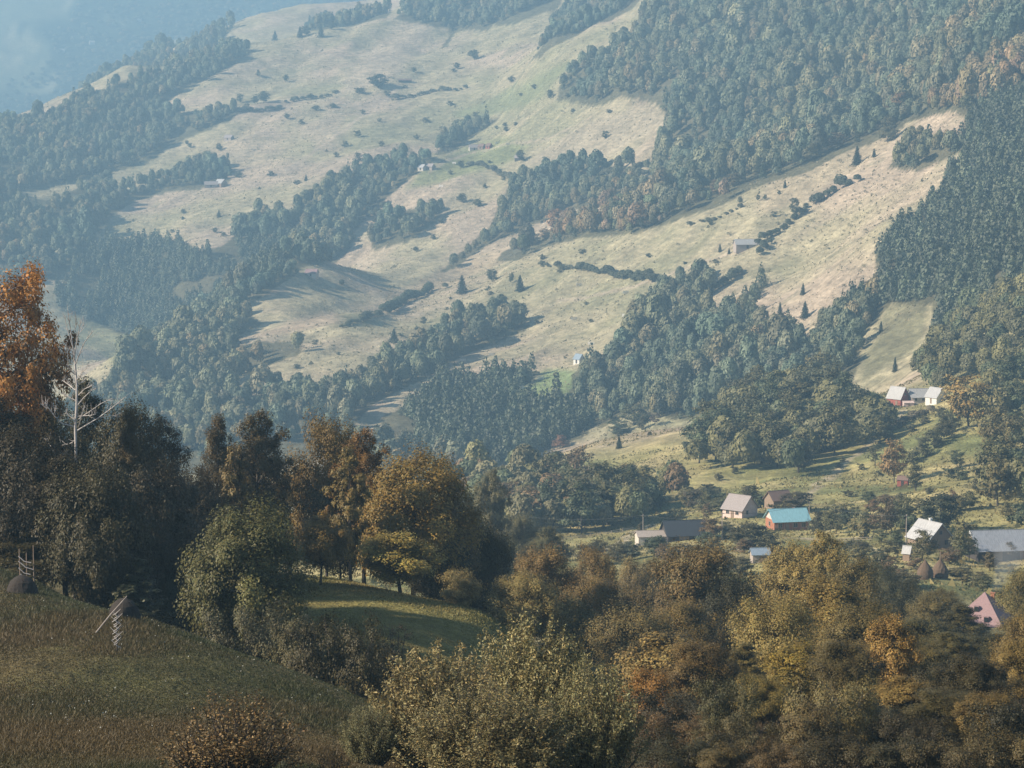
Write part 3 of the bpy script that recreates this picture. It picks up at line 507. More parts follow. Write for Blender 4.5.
def forest_mesh(name, pts, kit, H, W, cols):
    Vs = []; Cs = []; n = len(pts); which = rng.integers(0, len(kit), n); rot = rng.uniform(0, 6.283, n)
    for k, (tri, tone) in enumerate(kit):
        for i in np.nonzero(which == k)[0]:
            c, s = math.cos(rot[i]), math.sin(rot[i]); M = np.array([[c, -s, 0], [s, c, 0], [0, 0, 1]]) * np.array([W[i], W[i], H[i]])[:, None]
            Vs.append((tri @ M.T + pts[i]).astype(np.float32)); Cs.append(np.clip(tone[:, None] * cols[i], .01, .8).astype(np.float32))
    return polymesh(name, np.concatenate(Vs), 3, [WOOD_LEAF], np.concatenate(Cs))
def scatter(poly, y0, y1, sp, h):
    """jittered ground points, sp metres apart, whose trees of height h show inside an outline"""
    p = np.asarray(poly, float); sl, _ = ray(p[:, 0].min() - 4, 300); sr, _ = ray(p[:, 0].max() + 4, 300)
    x0, x1 = min(sl * y0, sl * y1), max(sr * y0, sr * y1); xx, yy = np.meshgrid(np.arange(x0, x1, sp), np.arange(y0, y1, sp)); xx = xx + (np.arange(xx.shape[0]) % 2)[:, None] * sp * .5
    x = (xx + rng.uniform(-.42, .42, xx.shape) * sp).ravel(); y = (yy + rng.uniform(-.42, .42, yy.shape) * sp).ravel(); z = height(x, y)
    n1, n2 = 3.5 * fbm(x, y * .6, 45, 7, 3) + rng.normal(0, 1.5, len(x)), 2.0 * fbm(x, y * .6, 45, 8, 3) + rng.normal(0, 1, len(x)); ok = np.ones(len(x), bool)
    for q in (.22, .78): px, py = pix(x, y, z + h * q); ok &= inside(p, px + n1, py + n2)
    # * fbm(x, y * .6, 45, 7, 3) + rng.normal(0, 1.5, len(px)), py + 2.0 * fbm(x, y * .6, 45, 8, 3) + rng.normal(0, 1, len(py)))
    j = np.clip(np.searchsorted(GY, y - 12) - 1, 0, len(GY) - 1); i = np.clip(np.searchsorted(GS, x / y), 0, len(GS) - 1); ok &= (z + h) / y > GMAX[j, i]
    return np.stack([x, y, z], -1)[ok]
BROAD = [broad_tris(50 + i, 640) for i in range(8)]; CONIF = [conif_tris(60 + i, 150) for i in range(4)]
PAL = np.array([(.098, .106, .062), (.112, .114, .066), (.082, .090, .056), (.13, .122, .066), (.106, .098, .058), (.155, .128, .07)]); AUT = np.array([(.15, .12, .068), (.19, .13, .068), (.12, .112, .056), (.20, .14, .09), (.15, .122, .06), (.11, .115, .055)])
bp, bH, bW, bC, cp, cH, cW, cC = [], [], [], [], [], [], [], []
for kind, y0, y1, poly, *sz in WOODS:
    mixed = kind == 'mixed'; sz = (sz[0] if sz else 7.6) * (1.25 if y0 > 3000 else 1)
    if kind != 'conif':
        q = scatter(poly, y0, y1, sz * (.88 if not mixed else 1.0), sz * 1.4); q = q[fbm(q[:, 0], q[:, 1] * .7, 38, 27, 3) < .62]; n = len(q); s = np.clip(np.exp(rng.normal(0, .30, n)), .5, 1.6) * np.where(rng.random(n) < .14, .55, 1) * np.where(rng.random(n) < .06, 1.4, 1); bp.append(q); bH.append(sz * 1.5 * s * rng.uniform(.85, 1.25, n)); bW.append(sz * 1.08 * s); P = AUT if kind == 'autumn' else PAL
        pick = np.where(rng.random(n) < .45, 0, rng.integers(0, len(P), n)); warm = fbm(q[:, 0], q[:, 1], 60, 5, 2)[:, None]; bC.append(P[pick] * np.exp(rng.normal(0, .2, (n, 1))) * (1 + np.array([.28, .12, 0]) * warm))
    if True:
        q = scatter(poly, y0, y1, {'conif': 4.3, 'mixed': 6.5}.get(kind, 21), 9 if kind in ('conif', 'mixed') else 14); q = q[fbm(q[:, 0], q[:, 1] * .7, 30, 37, 3) < .55]; n = len(q); s = np.clip(np.exp(rng.normal(0, .42, n)), .45, 1.75); cp.append(q); cH.append((10 if kind in ('conif', 'mixed') else 14.5) * s); cW.append(10.5 * s ** .7); cC.append(np.array((.062, .078, .046)) * np.exp(rng.normal(0, .22, (n, 1))) * (1 + np.array([.25, .1, 0]) * rng.random((n, 1))))
q = scatter([(-40, 0), (440, -30), (440, 60), (240, 60), (0, 150), (-40, 150)], 4300, 6500, 26, 10); m = fbm(q[:, 0], q[:, 1] * .6, 260, 71, 4) > .12; q = q[m]; bp.append(q); bH.append(rng.uniform(10, 16, len(q))); bW.append(rng.uniform(14, 24, len(q))); bC.append(PAL[rng.integers(0, 6, len(q))] * .9)
print('forest', sum(map(len, bp)), 'conifers', sum(map(len, cp)))
# ---------------------------------------------------------------- houses, barns and sheds
def part(shape, name, m, parent, label=None):
    o = shape.obj(name, m, parent)
    if label: o['label'] = label
    return o
def window(root, c, w, h, axis, m=GREY_TIMBER, name='window'):
    """a framed pane on a wall; axis: outward direction in the house's own frame ('x-', 'y-' ...)"""
    s = -1 if axis[1] == '-' else 1; fr = Shape(); pn = Shape(); t = .08
    for a, b, ww, hh in ((-w / 2, 0, .1, h), (w / 2, 0, .1, h), (0, -h / 2, w + .1, .1), (0, h / 2, w + .1, .1), (0, 0, .06, h)):
        fr.box((c[0] + (a if axis[0] == 'y' else s * t / 2), c[1] + (a if axis[0] == 'x' else s * t / 2), c[2] + b), (ww if axis[0] == 'y' else t, ww if axis[0] == 'x' else t, hh))
    pn.box((c[0] + (0 if axis[0] == 'y' else s * .02), c[1] + (0 if axis[0] == 'x' else s * .02), c[2]), (w - .1 if axis[0] == 'y' else .03, w - .1 if axis[0] == 'x' else .03, h - .1))
    w_ = part(fr, name, m, root); part(pn, 'pane', GLASS, w_); return w_
def door(root, c, w, h, axis, m=TIMBER):
    s = -1 if axis[1] == '-' else 1
    d = part(Shape().box((c[0] + (0 if axis[0] == 'y' else s * .04), c[1] + (0 if axis[0] == 'x' else s * .04), c[2] + h / 2), (w if axis[0] == 'y' else .1, w if axis[0] == 'x' else .1, h)), 'door', m, root); return d
def gable_house(name, label, pos, rot, L, W, hw, hr, wall, roof, cat='house', over=.45, eave=.4, gable=None, th=.12, group=None, sink=1.0, detail=True, floor_drop=0.0):
    r = empty(name, pos, rot); tag(r, label, cat, group)
    a, b = L / 2, W / 2
    sh = Shape(); sh.add([(-a, -b, -sink), (a, -b, -sink), (a, b, -sink), (-a, b, -sink), (-a, -b, hw), (a, -b, hw), (a, b, hw), (-a, b, hw), (-a, 0, hw + hr), (a, 0, hw + hr)],
        [(3, 2, 1, 0), (0, 1, 5, 4), (2, 3, 7, 6), (1, 2, 6, 9, 5), (3, 0, 4, 8, 7), (4, 5, 9, 8), (6, 7, 8, 9)]); part(sh, 'wall', wall, r)
    k = hr / b; ey = b + eave; ez = hw - k * eave + th * 1.3; rz = hw + hr + th * 1.3; A = a + over
    rf = Shape().slab([(-A, -ey, ez), (A, -ey, ez), (A, -.01, rz), (-A, -.01, rz)], th).slab([(A, ey, ez), (-A, ey, ez), (-A, .01, rz), (A, .01, rz)], th).box((0, 0, rz + .02), (2 * A + .04, .22, .10))
    ro = part(rf, 'roof', roof, r)
    if gable:
        for s, nm in ((-1, 'gable_boards'), (1, 'gable_boards')):
            x = s * (a + .03); g = Shape().slab([(x, -b * s * -1, hw + .05), (x, -b * s, hw + .05), (x, 0, hw + hr - .05)] if s > 0 else [(x, b, hw + .05), (x, -b, hw + .05), (x, 0, hw + hr - .05)], .05); part(g, nm, gable, r)
    return r, ro
def chimney(roof, x, y, z, h=1.0, m=BRICK): return part(Shape().box((x, y, z + h / 2), (.55, .55, h)).box((x, y, z + h + .05), (.7, .7, .12)), 'chimney', m, roof)
def spot(px, py, ymin=300): return ground(px, py, ymin)

p = spot(787, 529, 520); r, ro = gable_house('blue_roofed_house', 'brick house with turquoise sheet roof and sunlit side wall', p, R(13), 9.6, 7.0, 2.9, 2.5, BRICK, BLUE_ROOF, gable=PINK_PLASTER, over=.6, eave=.7, sink=2.5)
door(r, (-1.2, -3.5, 0), 1.0, 2.1, 'y-'); window(r, (-3.2, -3.5, 1.6), 1.1, 1.2, 'y-'); window(r, (1.1, -3.5, 1.6), 1.1, 1.2, 'y-'); window(r, (3.4, -3.5, 1.6), 1.1, 1.2, 'y-'); window(r, (-4.8, .2, 1.6), 1.1, 1.2, 'x-')
for x in (-4.5, -2.2, 0.1, 2.4, 4.5): part(Shape().box((x, -4.1, 1.0), (.14, .14, 2.9)), 'porch_post', TIMBER, r)
part(Shape().box((0, -4.0, -.75), (9.8, 1.0, 1.0)), 'porch_floor', BRICK, r); chimney(ro, 2.2, 1.0, 4.2, 1.2)
p = spot(778, 507, 560); r, ro = gable_house('shed', 'small brown roofed shed tucked behind the turquoise roof', p, R(25), 6, 5, 2.4, 2.2, TIMBER, BROWN_ROOF, 'shed'); door(r, (0, -2.5, 0), 1.2, 2, 'y-')
p = spot(740, 516, 520); r, ro = gable_house('shingled_house', 'pale house with weathered grey shingle roof under dark trees', p, R(-42), 6.6, 7.2, 2.5, 3.3, PINK_PLASTER, SHINGLE, over=.5, eave=.6, sink=2.0)
window(r, (-1.6, -3.6, 1.5), 1, 1.1, 'y-'); window(r, (1.6, -3.6, 1.5), 1, 1.1, 'y-'); door(r, (0, -3.6, 0), 1, 2, 'y-'); window(r, (3.3, -1.2, 1.5), 1, 1.1, 'x+')
p = spot(684, 539, 480); r, ro = gable_house('long_barn', 'long low barn with a dark almost black roof', p, R(12), 10.5, 7.0, 1.9, 2.9, DARK_TIMBER, DARK_ROOF, 'barn', over=.5, eave=.7, sink=2.5); part(Shape().box((-1, -3.55, .9), (2.6, .12, 1.9)), 'barn_door', TIMBER, r)
p = spot(652, 544, 480); r, ro = gable_house('walled_house', 'low pale plastered house with thin grey roof beside the dark barn', p, R(8), 8.0, 5.0, 2.3, 1.1, PLASTER, GREY_TIMBER, over=.3, eave=.3, sink=2.5); window(r, (-2, -2.5, 1.3), .9, 1.0, 'y-'); window(r, (.4, -2.5, 1.3), .9, 1.0, 'y-'); door(r, (2.4, -2.5, 0), 1, 2, 'y-')
p = spot(760, 562, 420); r, ro = gable_house('shed', 'little shed with blue grey sheet roof below the turquoise roofed house', p, R(4), 3.6, 3.4, 1.8, 1.0, GREY_TIMBER, STEEL_BLUE, 'shed', over=.3, eave=.3, sink=2); door(r, (0, -1.7, 0), .9, 1.7, 'y-')
p = spot(731, 537, 480); r, ro = gable_house('woodshed', 'small reddish brick shed between grey roofed house and dark barn', p, R(15), 3.6, 2.6, 1.4, .7, BRICK, BROWN_ROOF, 'shed', over=.2, eave=.2); door(r, (0, -1.3, 0), .9, 1.3, 'y-')
p = spot(930, 546, 470); r, ro = gable_house('white_roofed_house', 'house with bright pale sheet roof and brown gable behind fruit trees', p, R(-62), 7.4, 6.8, 2.2, 3.4, TIMBER, WHITE_ROOF, over=.6, eave=.6, sink=2.5)
window(r, (3.7, -1.6, 1.3), 1.0, 1.1, 'x+', TIMBER); window(r, (3.7, 1.6, 1.3), 1.0, 1.1, 'x+', TIMBER); window(r, (3.7, 0, 3.6), .9, .9, 'x+', TIMBER); chimney(ro, -1.5, 1.2, 4.6, 1.4, WHITE); door(r, (-1.0, -3.4, 0), 1, 2, 'y-')
p = spot(1006, 558, 440); r, ro = gable_house('sheet_roofed_barn', 'long timber barn under a streaked grey sheet roof at the village edge', p, R(9), 16, 8.5, 3.0, 3.2, DARK_TIMBER, SHEET, 'barn', over=.5, eave=.9, gable=GREY_TIMBER, sink=3)
part(Shape().box((-4, -4.3, 1.2), (3, .12, 2.6)), 'barn_door', TIMBER, r); part(Shape().box((3, -4.3, 1.2), (3, .12, 2.6)), 'barn_door', TIMBER, r); window(r, (-8.05, 0, 1.8), 1, 1, 'x-', GREY_TIMBER); part(Shape().slab([(-8.55, -.9, 5.45), (-8.55, .9, 5.45), (-8.55, 0, 6.5)][::-1], .06), 'gable_cap', WHITE_ROOF, r)
# pink hipped roof among the trees, with a smoking chimney
p = spot(984, 626, 300) - np.array([0, 0, 1.6]); pk = empty('pink_roofed_house', p, R(-28)); tag(pk, 'house with steep dusty pink hipped roof half sunk in the trees', 'house')
part(Shape().box((0, 0, .6), (7.4, 7.4, 4.0)), 'wall', PLASTER, pk); h = 3.95; q = [(-h, -h), (h, -h), (h, h), (-h, h)]; rf = Shape()
rf.add([(x, y, 2.4) for x, y in q] + [(0, 0, 6.7)], [(0, 1, 4), (1, 2, 4), (2, 3, 4), (3, 0, 4), (3, 2, 1, 0)]); rp = part(rf, 'roof', PINK_ROOF, pk)
for x, z in ((-.5, 4.4), (-1.6, 3.2), (1.3, 3.2)):
    y = -h * (1 - (z - 2.4) / 4.3); d = part(Shape().box((x, y - .02, z + .15), (.7, .6, .8)), 'dormer', PINK_ROOF, rp)
    part(Shape().box((x, y - .38, z + .15), (.55, .06, .65)), 'window', GLASS, pk)
chimney(rp, .9, 1.1, 4.9, 1.5)
chx = p + np.array([1.5, .3, 6.8])
# houses on the shoulder above the village
p = spot(898, 405, 700); r, ro = gable_house('red_gabled_house', 'tall narrow house with red gable wall and pale pinkish roof', p, R(-50), 7.0, 5.4, 3.0, 4.2, RED_WALL, WHITE_ROOF, over=.4, eave=.4, sink=2.5); window(r, (3.5, 0, 1.6), 1.2, 1.3, 'x+'); window(r, (3.5, 0, 4.6), .9, 1.0, 'x+'); door(r, (1.5, -2.7, 0), 1, 2, 'y-')
p = spot(921, 402, 700); r, ro = gable_house('pale_roofed_house', 'long house with pale roof just right of the red gabled house', p, R(6), 9.5, 6.5, 2.4, 2.9, PLASTER, WHITE_ROOF, over=.4, eave=.5, sink=2.5)
for x in (-3, 0, 3): window(r, (x, -3.25, 1.4), 1, 1.1, 'y-')
p = spot(936, 403, 700); r, ro = gable_house('white_house', 'small white house with one steep white roof slope, beside the golden tree', p, R(-58), 6.4, 5.4, 2.6, 3.4, WHITE, WHITE_ROOF, over=.4, eave=.4, sink=2.5); window(r, (3.2, 0, 1.6), 1, 1.1, 'x+'); door(r, (0, -2.7, 0), .9, 2, 'y-')
p = spot(908, 406, 700); r, ro = gable_house('garden_shed', 'low pale garden shed between the red gable and the pale roofs', p, R(5), 4.0, 3.0, 1.3, .6, PINK_PLASTER, PINK_PLASTER, 'shed', over=.2, eave=.2); door(r, (0, -1.5, 0), .8, 1.2, 'y-')
p = spot(903, 486, 560); r, ro = gable_house('red_shed', 'tiny red plank shed at the foot of the bronze tree on the slope', p, R(-20), 3.2, 2.6, 2.0, 1.0, RED_WALL, BROWN_ROOF, 'shed', over=.2, eave=.25); door(r, (0, -1.3, 0), .8, 1.7, 'y-', DARK_TIMBER)
p = spot(907, 561, 420); r, ro = gable_house('well_house', 'little roofed well in the orchard beside the white roofed house', p, R(-30), 1.5, 1.3, 1.9, 1.2, TIMBER, WHITE_ROOF, 'well', over=.25, eave=.25); part(Shape().tube([(0, 0, 3), (0, 0, 4.0)], .07), 'finial', TIMBER, r)
# far farmsteads on the mountain meadows
FAR = [(211, 187, 'dark_barn', 'small grey barn left of the bright white roof on the upper meadow', 12, 7, 2.6, 3.2, GREY_TIMBER, SHINGLE, 8), (221, 186, 'white_roofed_barn', 'barn with bright white roof beside the wooded fold of the upper meadow', 9, 8, 3.0, 4.0, TIMBER, WHITE_ROOF, -40),
 (229, 140, 'lone_house', 'lone grey house high on the far meadow, among scattered bushes', 8, 6, 2.6, 3.0, GREY_TIMBER, SHINGLE, -25), (405, 82, 'long_shed', 'long dark shed near the round tree on the top meadow', 14, 5, 2.0, 1.6, DARK_TIMBER, BROWN_ROOF, 6),
 (422, 170, 'hay_barn', 'pale hay barn at the mouth of the wooded gully', 6, 5, 2.6, 2.8, PLASTER, WHITE_ROOF, -35), (430, 169, 'hay_barn', 'darker hay barn standing next to the pale one at the gully', 7, 5, 2.4, 2.8, GREY_TIMBER, SHINGLE, -30),
 (474, 150, 'farmhouse', 'farmhouse with pale wall on the green hamlet lawn', 9, 6, 2.6, 2.8, PLASTER, SHINGLE, 10), (482, 149, 'barn', 'brown barn beside the farmhouse on the green hamlet lawn', 6, 5, 2.6, 2.6, TIMBER, BROWN_ROOF, -40), (489, 148, 'shed', 'little red brown shed at the end of the hamlet row', 5, 4, 2.2, 2.6, RED_WALL, BROWN_ROOF, -45),
 (746, 248, 'white_roofed_barn', 'long barn with white roof and grey wall by the hedgerow', 14, 8, 2.6, 3.2, GREY_TIMBER, WHITE_ROOF, 8), (579, 363, 'hut', 'small hut with bluish roof above the bright green lawn', 5, 4, 2.8, 2.8, WHITE, STEEL_BLUE, -50), (312, 276, 'red_roofed_house', 'small house with red roof on the wooded spur', 8, 6, 2.6, 2.8, PLASTER, PINK_ROOF, -15),
 (518, 160, 'shed', 'tiny shed beneath a round tree below the hamlet', 5, 4, 2.2, 2.4, DARK_TIMBER, SHINGLE, -20)]
for px, py, nm, lb, L, W, hw, hr, wm, rm, ro_ in FAR:
    p = spot(px, py, 1300); r, rr = gable_house(nm, lb, p, R(ro_), L * 1.1, W * 1.1, hw, hr, wm, rm, 'house' if 'house' in nm else 'hut' if nm == 'hut' else 'shed' if 'shed' in nm else 'barn', over=.5, eave=.5, sink=3)
    door(r, (0, -W * .55, 0), 1.4, 2.1, 'y-', DARK_TIMBER)
for px, py, lb in ((139, 21, 'white house highest of three specks on the hazy mountainside'), (92, 44, 'white house in the middle of the hazy mountainside'), (62, 52, 'white house lowest of three specks on the hazy mountainside')):
    p = spot(px, py, 4300); r, rr = gable_house('distant_house', lb, p, R(20), 13, 10, 4, 4, WHITE, WHITE_ROOF, sink=4)

# ---------------------------------------------------------------- haystacks, racks, poles
def haystack(px, py, ymin, w, h, label, m, prof, pole=0, bulge=.05, name='haystack'):
    p = spot(px, py, ymin); r = empty(name, p, rng.uniform(0, 6)); tag(r, label, 'haystack')
    part(Shape().lathe([(a * w / 2, z * h - .25) for a, z in prof], 20, wob=bulge), 'stack', m, r)
    if pole: part(Shape().tube([(0, 0, h * .5), (.03, 0, h + pole)], .06), 'pole', TIMBER, r)
    return r
ONION = [(.86, 0), (.97, .18), (1, .34), (.9, .52), (.66, .68), (.40, .82), (.2, .93), (.08, 1.02), (.0, 1.05)]; DOME = [(1.05, 0), (1.0, .3), (.9, .55), (.74, .78), (.5, .95), (.22, 1.06), (0, 1.09)]
haystack(925, 579, 380, 3.2, 3.9, 'onion shaped haystack with pale weathered tip', HAY, ONION, .15); haystack(940, 578, 380, 3.3, 4.0, 'darker onion shaped haystack with a pole through its top', HAY, ONION, 1.2)
haystack(124, 618, 90, 1.75, 1.25, 'low dark haystack on the crest behind the leaning pole', DARK_HAY, DOME); haystack(22, 593, 90, 1.9, 1.25, 'low dark haystack below the railed drying rack', DARK_HAY, DOME)
# hay pole thick with pegs
p = spot(117, 652, 60); r = empty('hay_pole', p); tag(r, 'upright drying pole bristling with pale pegs on the near grass', 'drying pole'); f = p[1] / FPX
part(Shape().tube([(0, 0, -.2), (.01, 0, 44 * f * .5), (.06, 0, 44 * f)], [.035, .03, .02]), 'post', DARK_TIMBER, r); g = np.random.default_rng(5)
for k in range(17):
    z = (.16 + .8 * k / 17) * 44 * f; a = g.uniform(-.35, .35) + (math.pi if k % 3 == 0 else 0); l = g.uniform(.22, .5)
    part(Shape().tube([(-.45 * l * math.cos(a), -.2 * l * math.sin(a), z - .3 * l), (0, -.04, z), (l * .62 * math.cos(a), l * .3 * math.sin(a), z + l * .6)], [.017, .02, .009], 5), 'peg', PALE_BARK, r)
# leaning pole
a0, a1 = spot(94, 634, 60), None; s1, t1 = ray(127, 596); Y1 = a0[1] + 1.0
d = np.array([s1 * Y1, Y1, t1 * Y1]) - a0; r = Shape().tube([(0, 0, -.05), d * .5 + (0, 0, .02), d], [.038, .034, .022], 7).obj('leaning_pole', GREY_TIMBER); r.location = a0; tag(r, 'long bare pole leaning at an angle in front of the crest haystack', 'pole')
# railed rack
p = spot(25, 582, 100); f = p[1] / FPX; r = empty('hay_rack', p); tag(r, 'drying rack of three posts and four sagging pale rails', 'hay rack')
for x, h in ((-5, 34), (2, 30), (9, 38)): part(Shape().tube([(x * f, .1 * abs(x - 2) * f, -.3), (x * f * 1.02, 0, h * f)], [.045, .03], 6), 'post', TIMBER, r)
for z0, z1, x0, x1 in ((27, 20, -6, 7), (22, 13, -6, 9), (15, 8, -6, 6), (9, 3, -4, 2)): part(Shape().tube([(x0 * f, -.08, z0 * f), ((x0 + x1) / 2 * f, -.1, ((z0 + z1) / 2 - 2.2) * f), (x1 * f, -.08, z1 * f)], .034, 6), 'rail', PALE_BARK, r)
# pale racks drying on the mountain meadow
for px, py in ((626, 294), (625, 317), (579, 286), (541, 380), (521, 389), (591, 345), (492, 356), (463, 362), (574, 320), (468, 144), (508, 145), (497, 144), (441, 187), (454, 164)):
    p = spot(px, py, 1300); r = empty('drying_rack', p, rng.uniform(-.5, .5)); tag(r, 'small pale wooden rack standing in the open meadow grass', 'drying rack', 'pale racks dotted over the mountain meadows')
    b = Shape()
    for z in (.4, .9, 1.4, 1.9): b.box((0, 0, z), (4.2, .10, .30))
    part(b, 'boards', WHITE, r)
    for x in (-2, 2): part(Shape().box((x, .12, .8), (.14, .14, 2.2)), 'post', WHITE, r)
# utility poles and their wires
tops = []
for i, (px, py, lb) in enumerate(((524, 541, 'wooden utility pole at the meadow corner behind the russet tree'), (643, 541, 'wooden utility pole by the pale plastered house'), (722, 540, 'wooden utility pole between dark barn and grey shingle roof'), (809, 528, 'wooden utility pole at the end of the turquoise roof'), (906, 546, 'wooden utility pole in the orchard left of the white roof'))):
    p = spot(px, py, 430); r = empty('utility_pole', p, R(20)); tag(r, lb, 'utility pole'); part(Shape().tube([(0, 0, -.3), (0, 0, 7.2)], [.13, .09], 7), 'post', GREY_TIMBER, r); part(Shape().box((0, 0, 6.8), (1.2, .1, .1)), 'crossarm', GREY_TIMBER, r); tops.append(p + np.array([0, 0, 6.9]))
for a, b, lb in ((0, 1, 'thin wire sagging over the village meadow'), (1, 2, 'thin wire sagging over the dark barn'), (2, 3, 'thin wire sagging past the turquoise roof'), (3, 4, 'thin wire sagging over the orchard')):
    q = np.linspace(0, 1, 9)[:, None]; P = tops[a] * (1 - q) + tops[b] * q; P[:, 2] -= 4 * 1.1 * (q * (1 - q))[:, 0]; tag(Shape().tube(P, .035, 4).obj('overhead_wire', WIRE), lb, 'wire')
# fences
def fence(pts, ymin, label, gap, h, rails, m):
    P = [spot(*q, ymin) for q in pts]; r = empty('pasture_fence', P[0]); tag(r, label, 'fence'); o0 = P[0]
    for a, b in zip(P, P[1:]):
        n = max(2, int(np.linalg.norm(b - a) / gap)); q = [a + (b - a) * k / n for k in range(n + 1)]
        for c in q: c[2] = height(c[0], c[1])
        for c in q[:-1]: part(Shape().box(c - o0 + (0, 0, h / 2 - .1), (.12, .12, h + .2)), 'post', m, r)
        for z in rails:
            for c, d in zip(q, q[1:]): part(Shape().tube([c - o0 + (0, -.08, z), d - o0 + (0, -.08, z - .04)], .045, 4), 'rail', m, r)
fence([(562, 541), (600, 536), (634, 531)], 470, 'post fence along the far side of the village meadow', 3.2, 1.2, (.55, 1.0), GREY_TIMBER)
fence([(810, 548), (840, 543), (872, 541)], 430, 'wooden fence across the lawn below the turquoise roofed house', 3.0, 1.1, (.5, .95), GREY_TIMBER)
# smoke from the pink roof's chimney
sm = Shape().lathe([(0, 0), (.5, .1), (.8, 1.2), (1.5, 3.0), (2.3, 5.0), (2.2, 6.6), (1.2, 7.6), (0, 7.8)], 16, wob=.12).obj('smoke', BARK); sm.location = chx; sm.rotation_euler = (0, R(22), 0); sm.data.materials.clear()
mm = bpy.data.materials.new('chimney_smoke'); mm.use_nodes = True; mm.node_tree.nodes.remove(mm.node_tree.nodes['Principled BSDF']); v = mm.node_tree.nodes.new('ShaderNodeVolumePrincipled'); v.inputs['Density'].default_value = .09; v.inputs['Color'].default_value = (.62, .68, .75, 1); mm.node_tree.links.new(v.outputs[0], mm.node_tree.nodes['Material Output'].inputs['Volume']); sm.data.materials.append(mm)
tag(sm, 'faint blue smoke drifting up from the pink roofed house', 'smoke', kind='stuff')
# ---------------------------------------------------------------- trees on the middle slopes and round the village
def mid(px, py, hpx, wpx, kind, color, label, name='broadleaf_tree', group=None, ymin=300, single=False):
    p = ground(px, py, ymin); k = MID[kind]; H, W = hpx * p[1] / FPX, wpx * p[1] / FPX
    return grow(k[int(rng.integers(len(k)))], p[0], p[1], H, W, jit(color, .08), name, label, group, sink=.02 * H)
M_OL, M_GR, M_YE, M_BR = (.115, .105, .045), (.075, .085, .042), (.20, .155, .06), (.145, .095, .048)
CAND = []
def grove(poly, y0, y1, sp, wm, label, group, pal, hw=1.2):
    for q in scatter(poly, y0, y1, sp, wm * 1.4):
        fx, fy = pix(*q); W = wm * math.exp(rng.normal(0, .2))
        if 884 < fx < 948 and 398 < fy < 432: continue
        CAND.append((W / q[1], q, W * hw * rng.uniform(.9, 1.25), W, pal[int(rng.integers(len(pal)))], label, group))
N_GROVE = 62
grove([(717,406),(744,379),(781,376),(807,380),(827,374),(857,384),(888,394),(889,412),(890,428),(864,443),(834,443),(794,473),(781,476),(734,465),(694,462),(684,449),(704,423)], 740, 1030, 8.5, 10.5, 'broadleaf tree in the dense grove sloping down from the red gabled house', 'trees of the grove below the red gabled house', [M_OL, M_GR, M_OL, (.095, .09, .045)])
grove([(440,478),(475,462),(500,470),(530,458),(560,458),(590,468),(640,477),(680,466),(688,472),(694,490),(655,500),(640,518),(600,524),(560,530),(500,527),(470,512),(445,490)], 620, 1010, 6.8, 8.2, 'bushy olive tree in the wood between village meadow and pink ridge meadow', 'trees of the wood above the village meadow', [M_OL, M_GR, M_OL, (.13, .115, .06), M_BR])
grove([(897,386),(916,368),(925,345),(940,325),(950,305),(975,292),(1010,280),(1050,265),(1050,400),(1000,410),(985,380),(960,372),(945,392)], 800, 1180, 8.0, 8.5, 'broadleaf tree in the wood climbing above the white house', 'trees of the wood above the white house', [M_GR, M_OL, (.085, .08, .04)])
grove([(985,380),(1050,360),(1050,500),(1010,505),(988,490),(985,450),(1000,430)], 560, 830, 9.0, 9.0, 'olive tree in the steep wood beside the golden tree', 'trees of the steep wood by the golden tree', [M_OL, (.13, .11, .045), M_GR])
CAND.sort(key=lambda c: -c[0])
for sc_, q, H, W, c, lb, gr in CAND[:N_GROVE]:
    k = MID['broad']; grow(k[int(rng.integers(len(k)))], q[0], q[1], H, W, jit(c, .1), 'broadleaf_tree', lb, gr, sink=.3)
rest = CAND[N_GROVE:]; BIG = [broad_tris(80 + i, 900) for i in range(4)]; BIG = [(t * np.array([1, 1, 1.0]), v) for t, v in BIG]
print('grove', len(CAND))
o = put(bpy.data.objects.new('hillside_woodland', forest_mesh('hillside_woodland', np.array([c[1] for c in rest]), BIG, np.array([c[2] for c in rest]), np.array([c[3] * 1.1 for c in rest]), np.array([np.array(c[4]) * math.exp(rng.normal(0, .15)) for c in rest])))); tag(o, 'smaller trees filling out the woods on the ridge above the village', 'woodland', kind='stuff')
mid(968, 428, 58, 50, 'broad', (.27, .185, .06), 'large golden tree beside the white house'); mid(894, 483, 46, 26, 'broad', (.22, .14, .055), 'bronze tree with the tiny red shed at its foot')
mid(875, 466, 26, 16, 'airy', (.13, .12, .06), 'pale green tree with visible trunk, left of the bronze tree'); mid(916, 491, 30, 18, 'slim', (.11, .105, .05), 'slim green tree just right of the bronze tree')
mid(880, 444, 30, 24, 'broad', M_OL, 'round tree at the lower tip of the grove'); mid(957, 468, 20, 16, 'broad', M_GR, 'round dark tree casting a long shadow on the slope'); mid(962, 480, 14, 22, 'bush', M_GR, 'low dark bush under the round dark tree', 'shrub')
for i, (px, py, h, w) in enumerate(((922, 458, 20, 20), (934, 449, 22, 22), (944, 440, 20, 20), (952, 432, 22, 20), (914, 464, 14, 16), (946, 424, 14, 14))): mid(px, py, h, w, 'broad' if h > 15 else 'bush', (.085, .08, .038), 'dark bushy tree in the hedge line running up to the golden tree', group='hedge line below the golden tree')
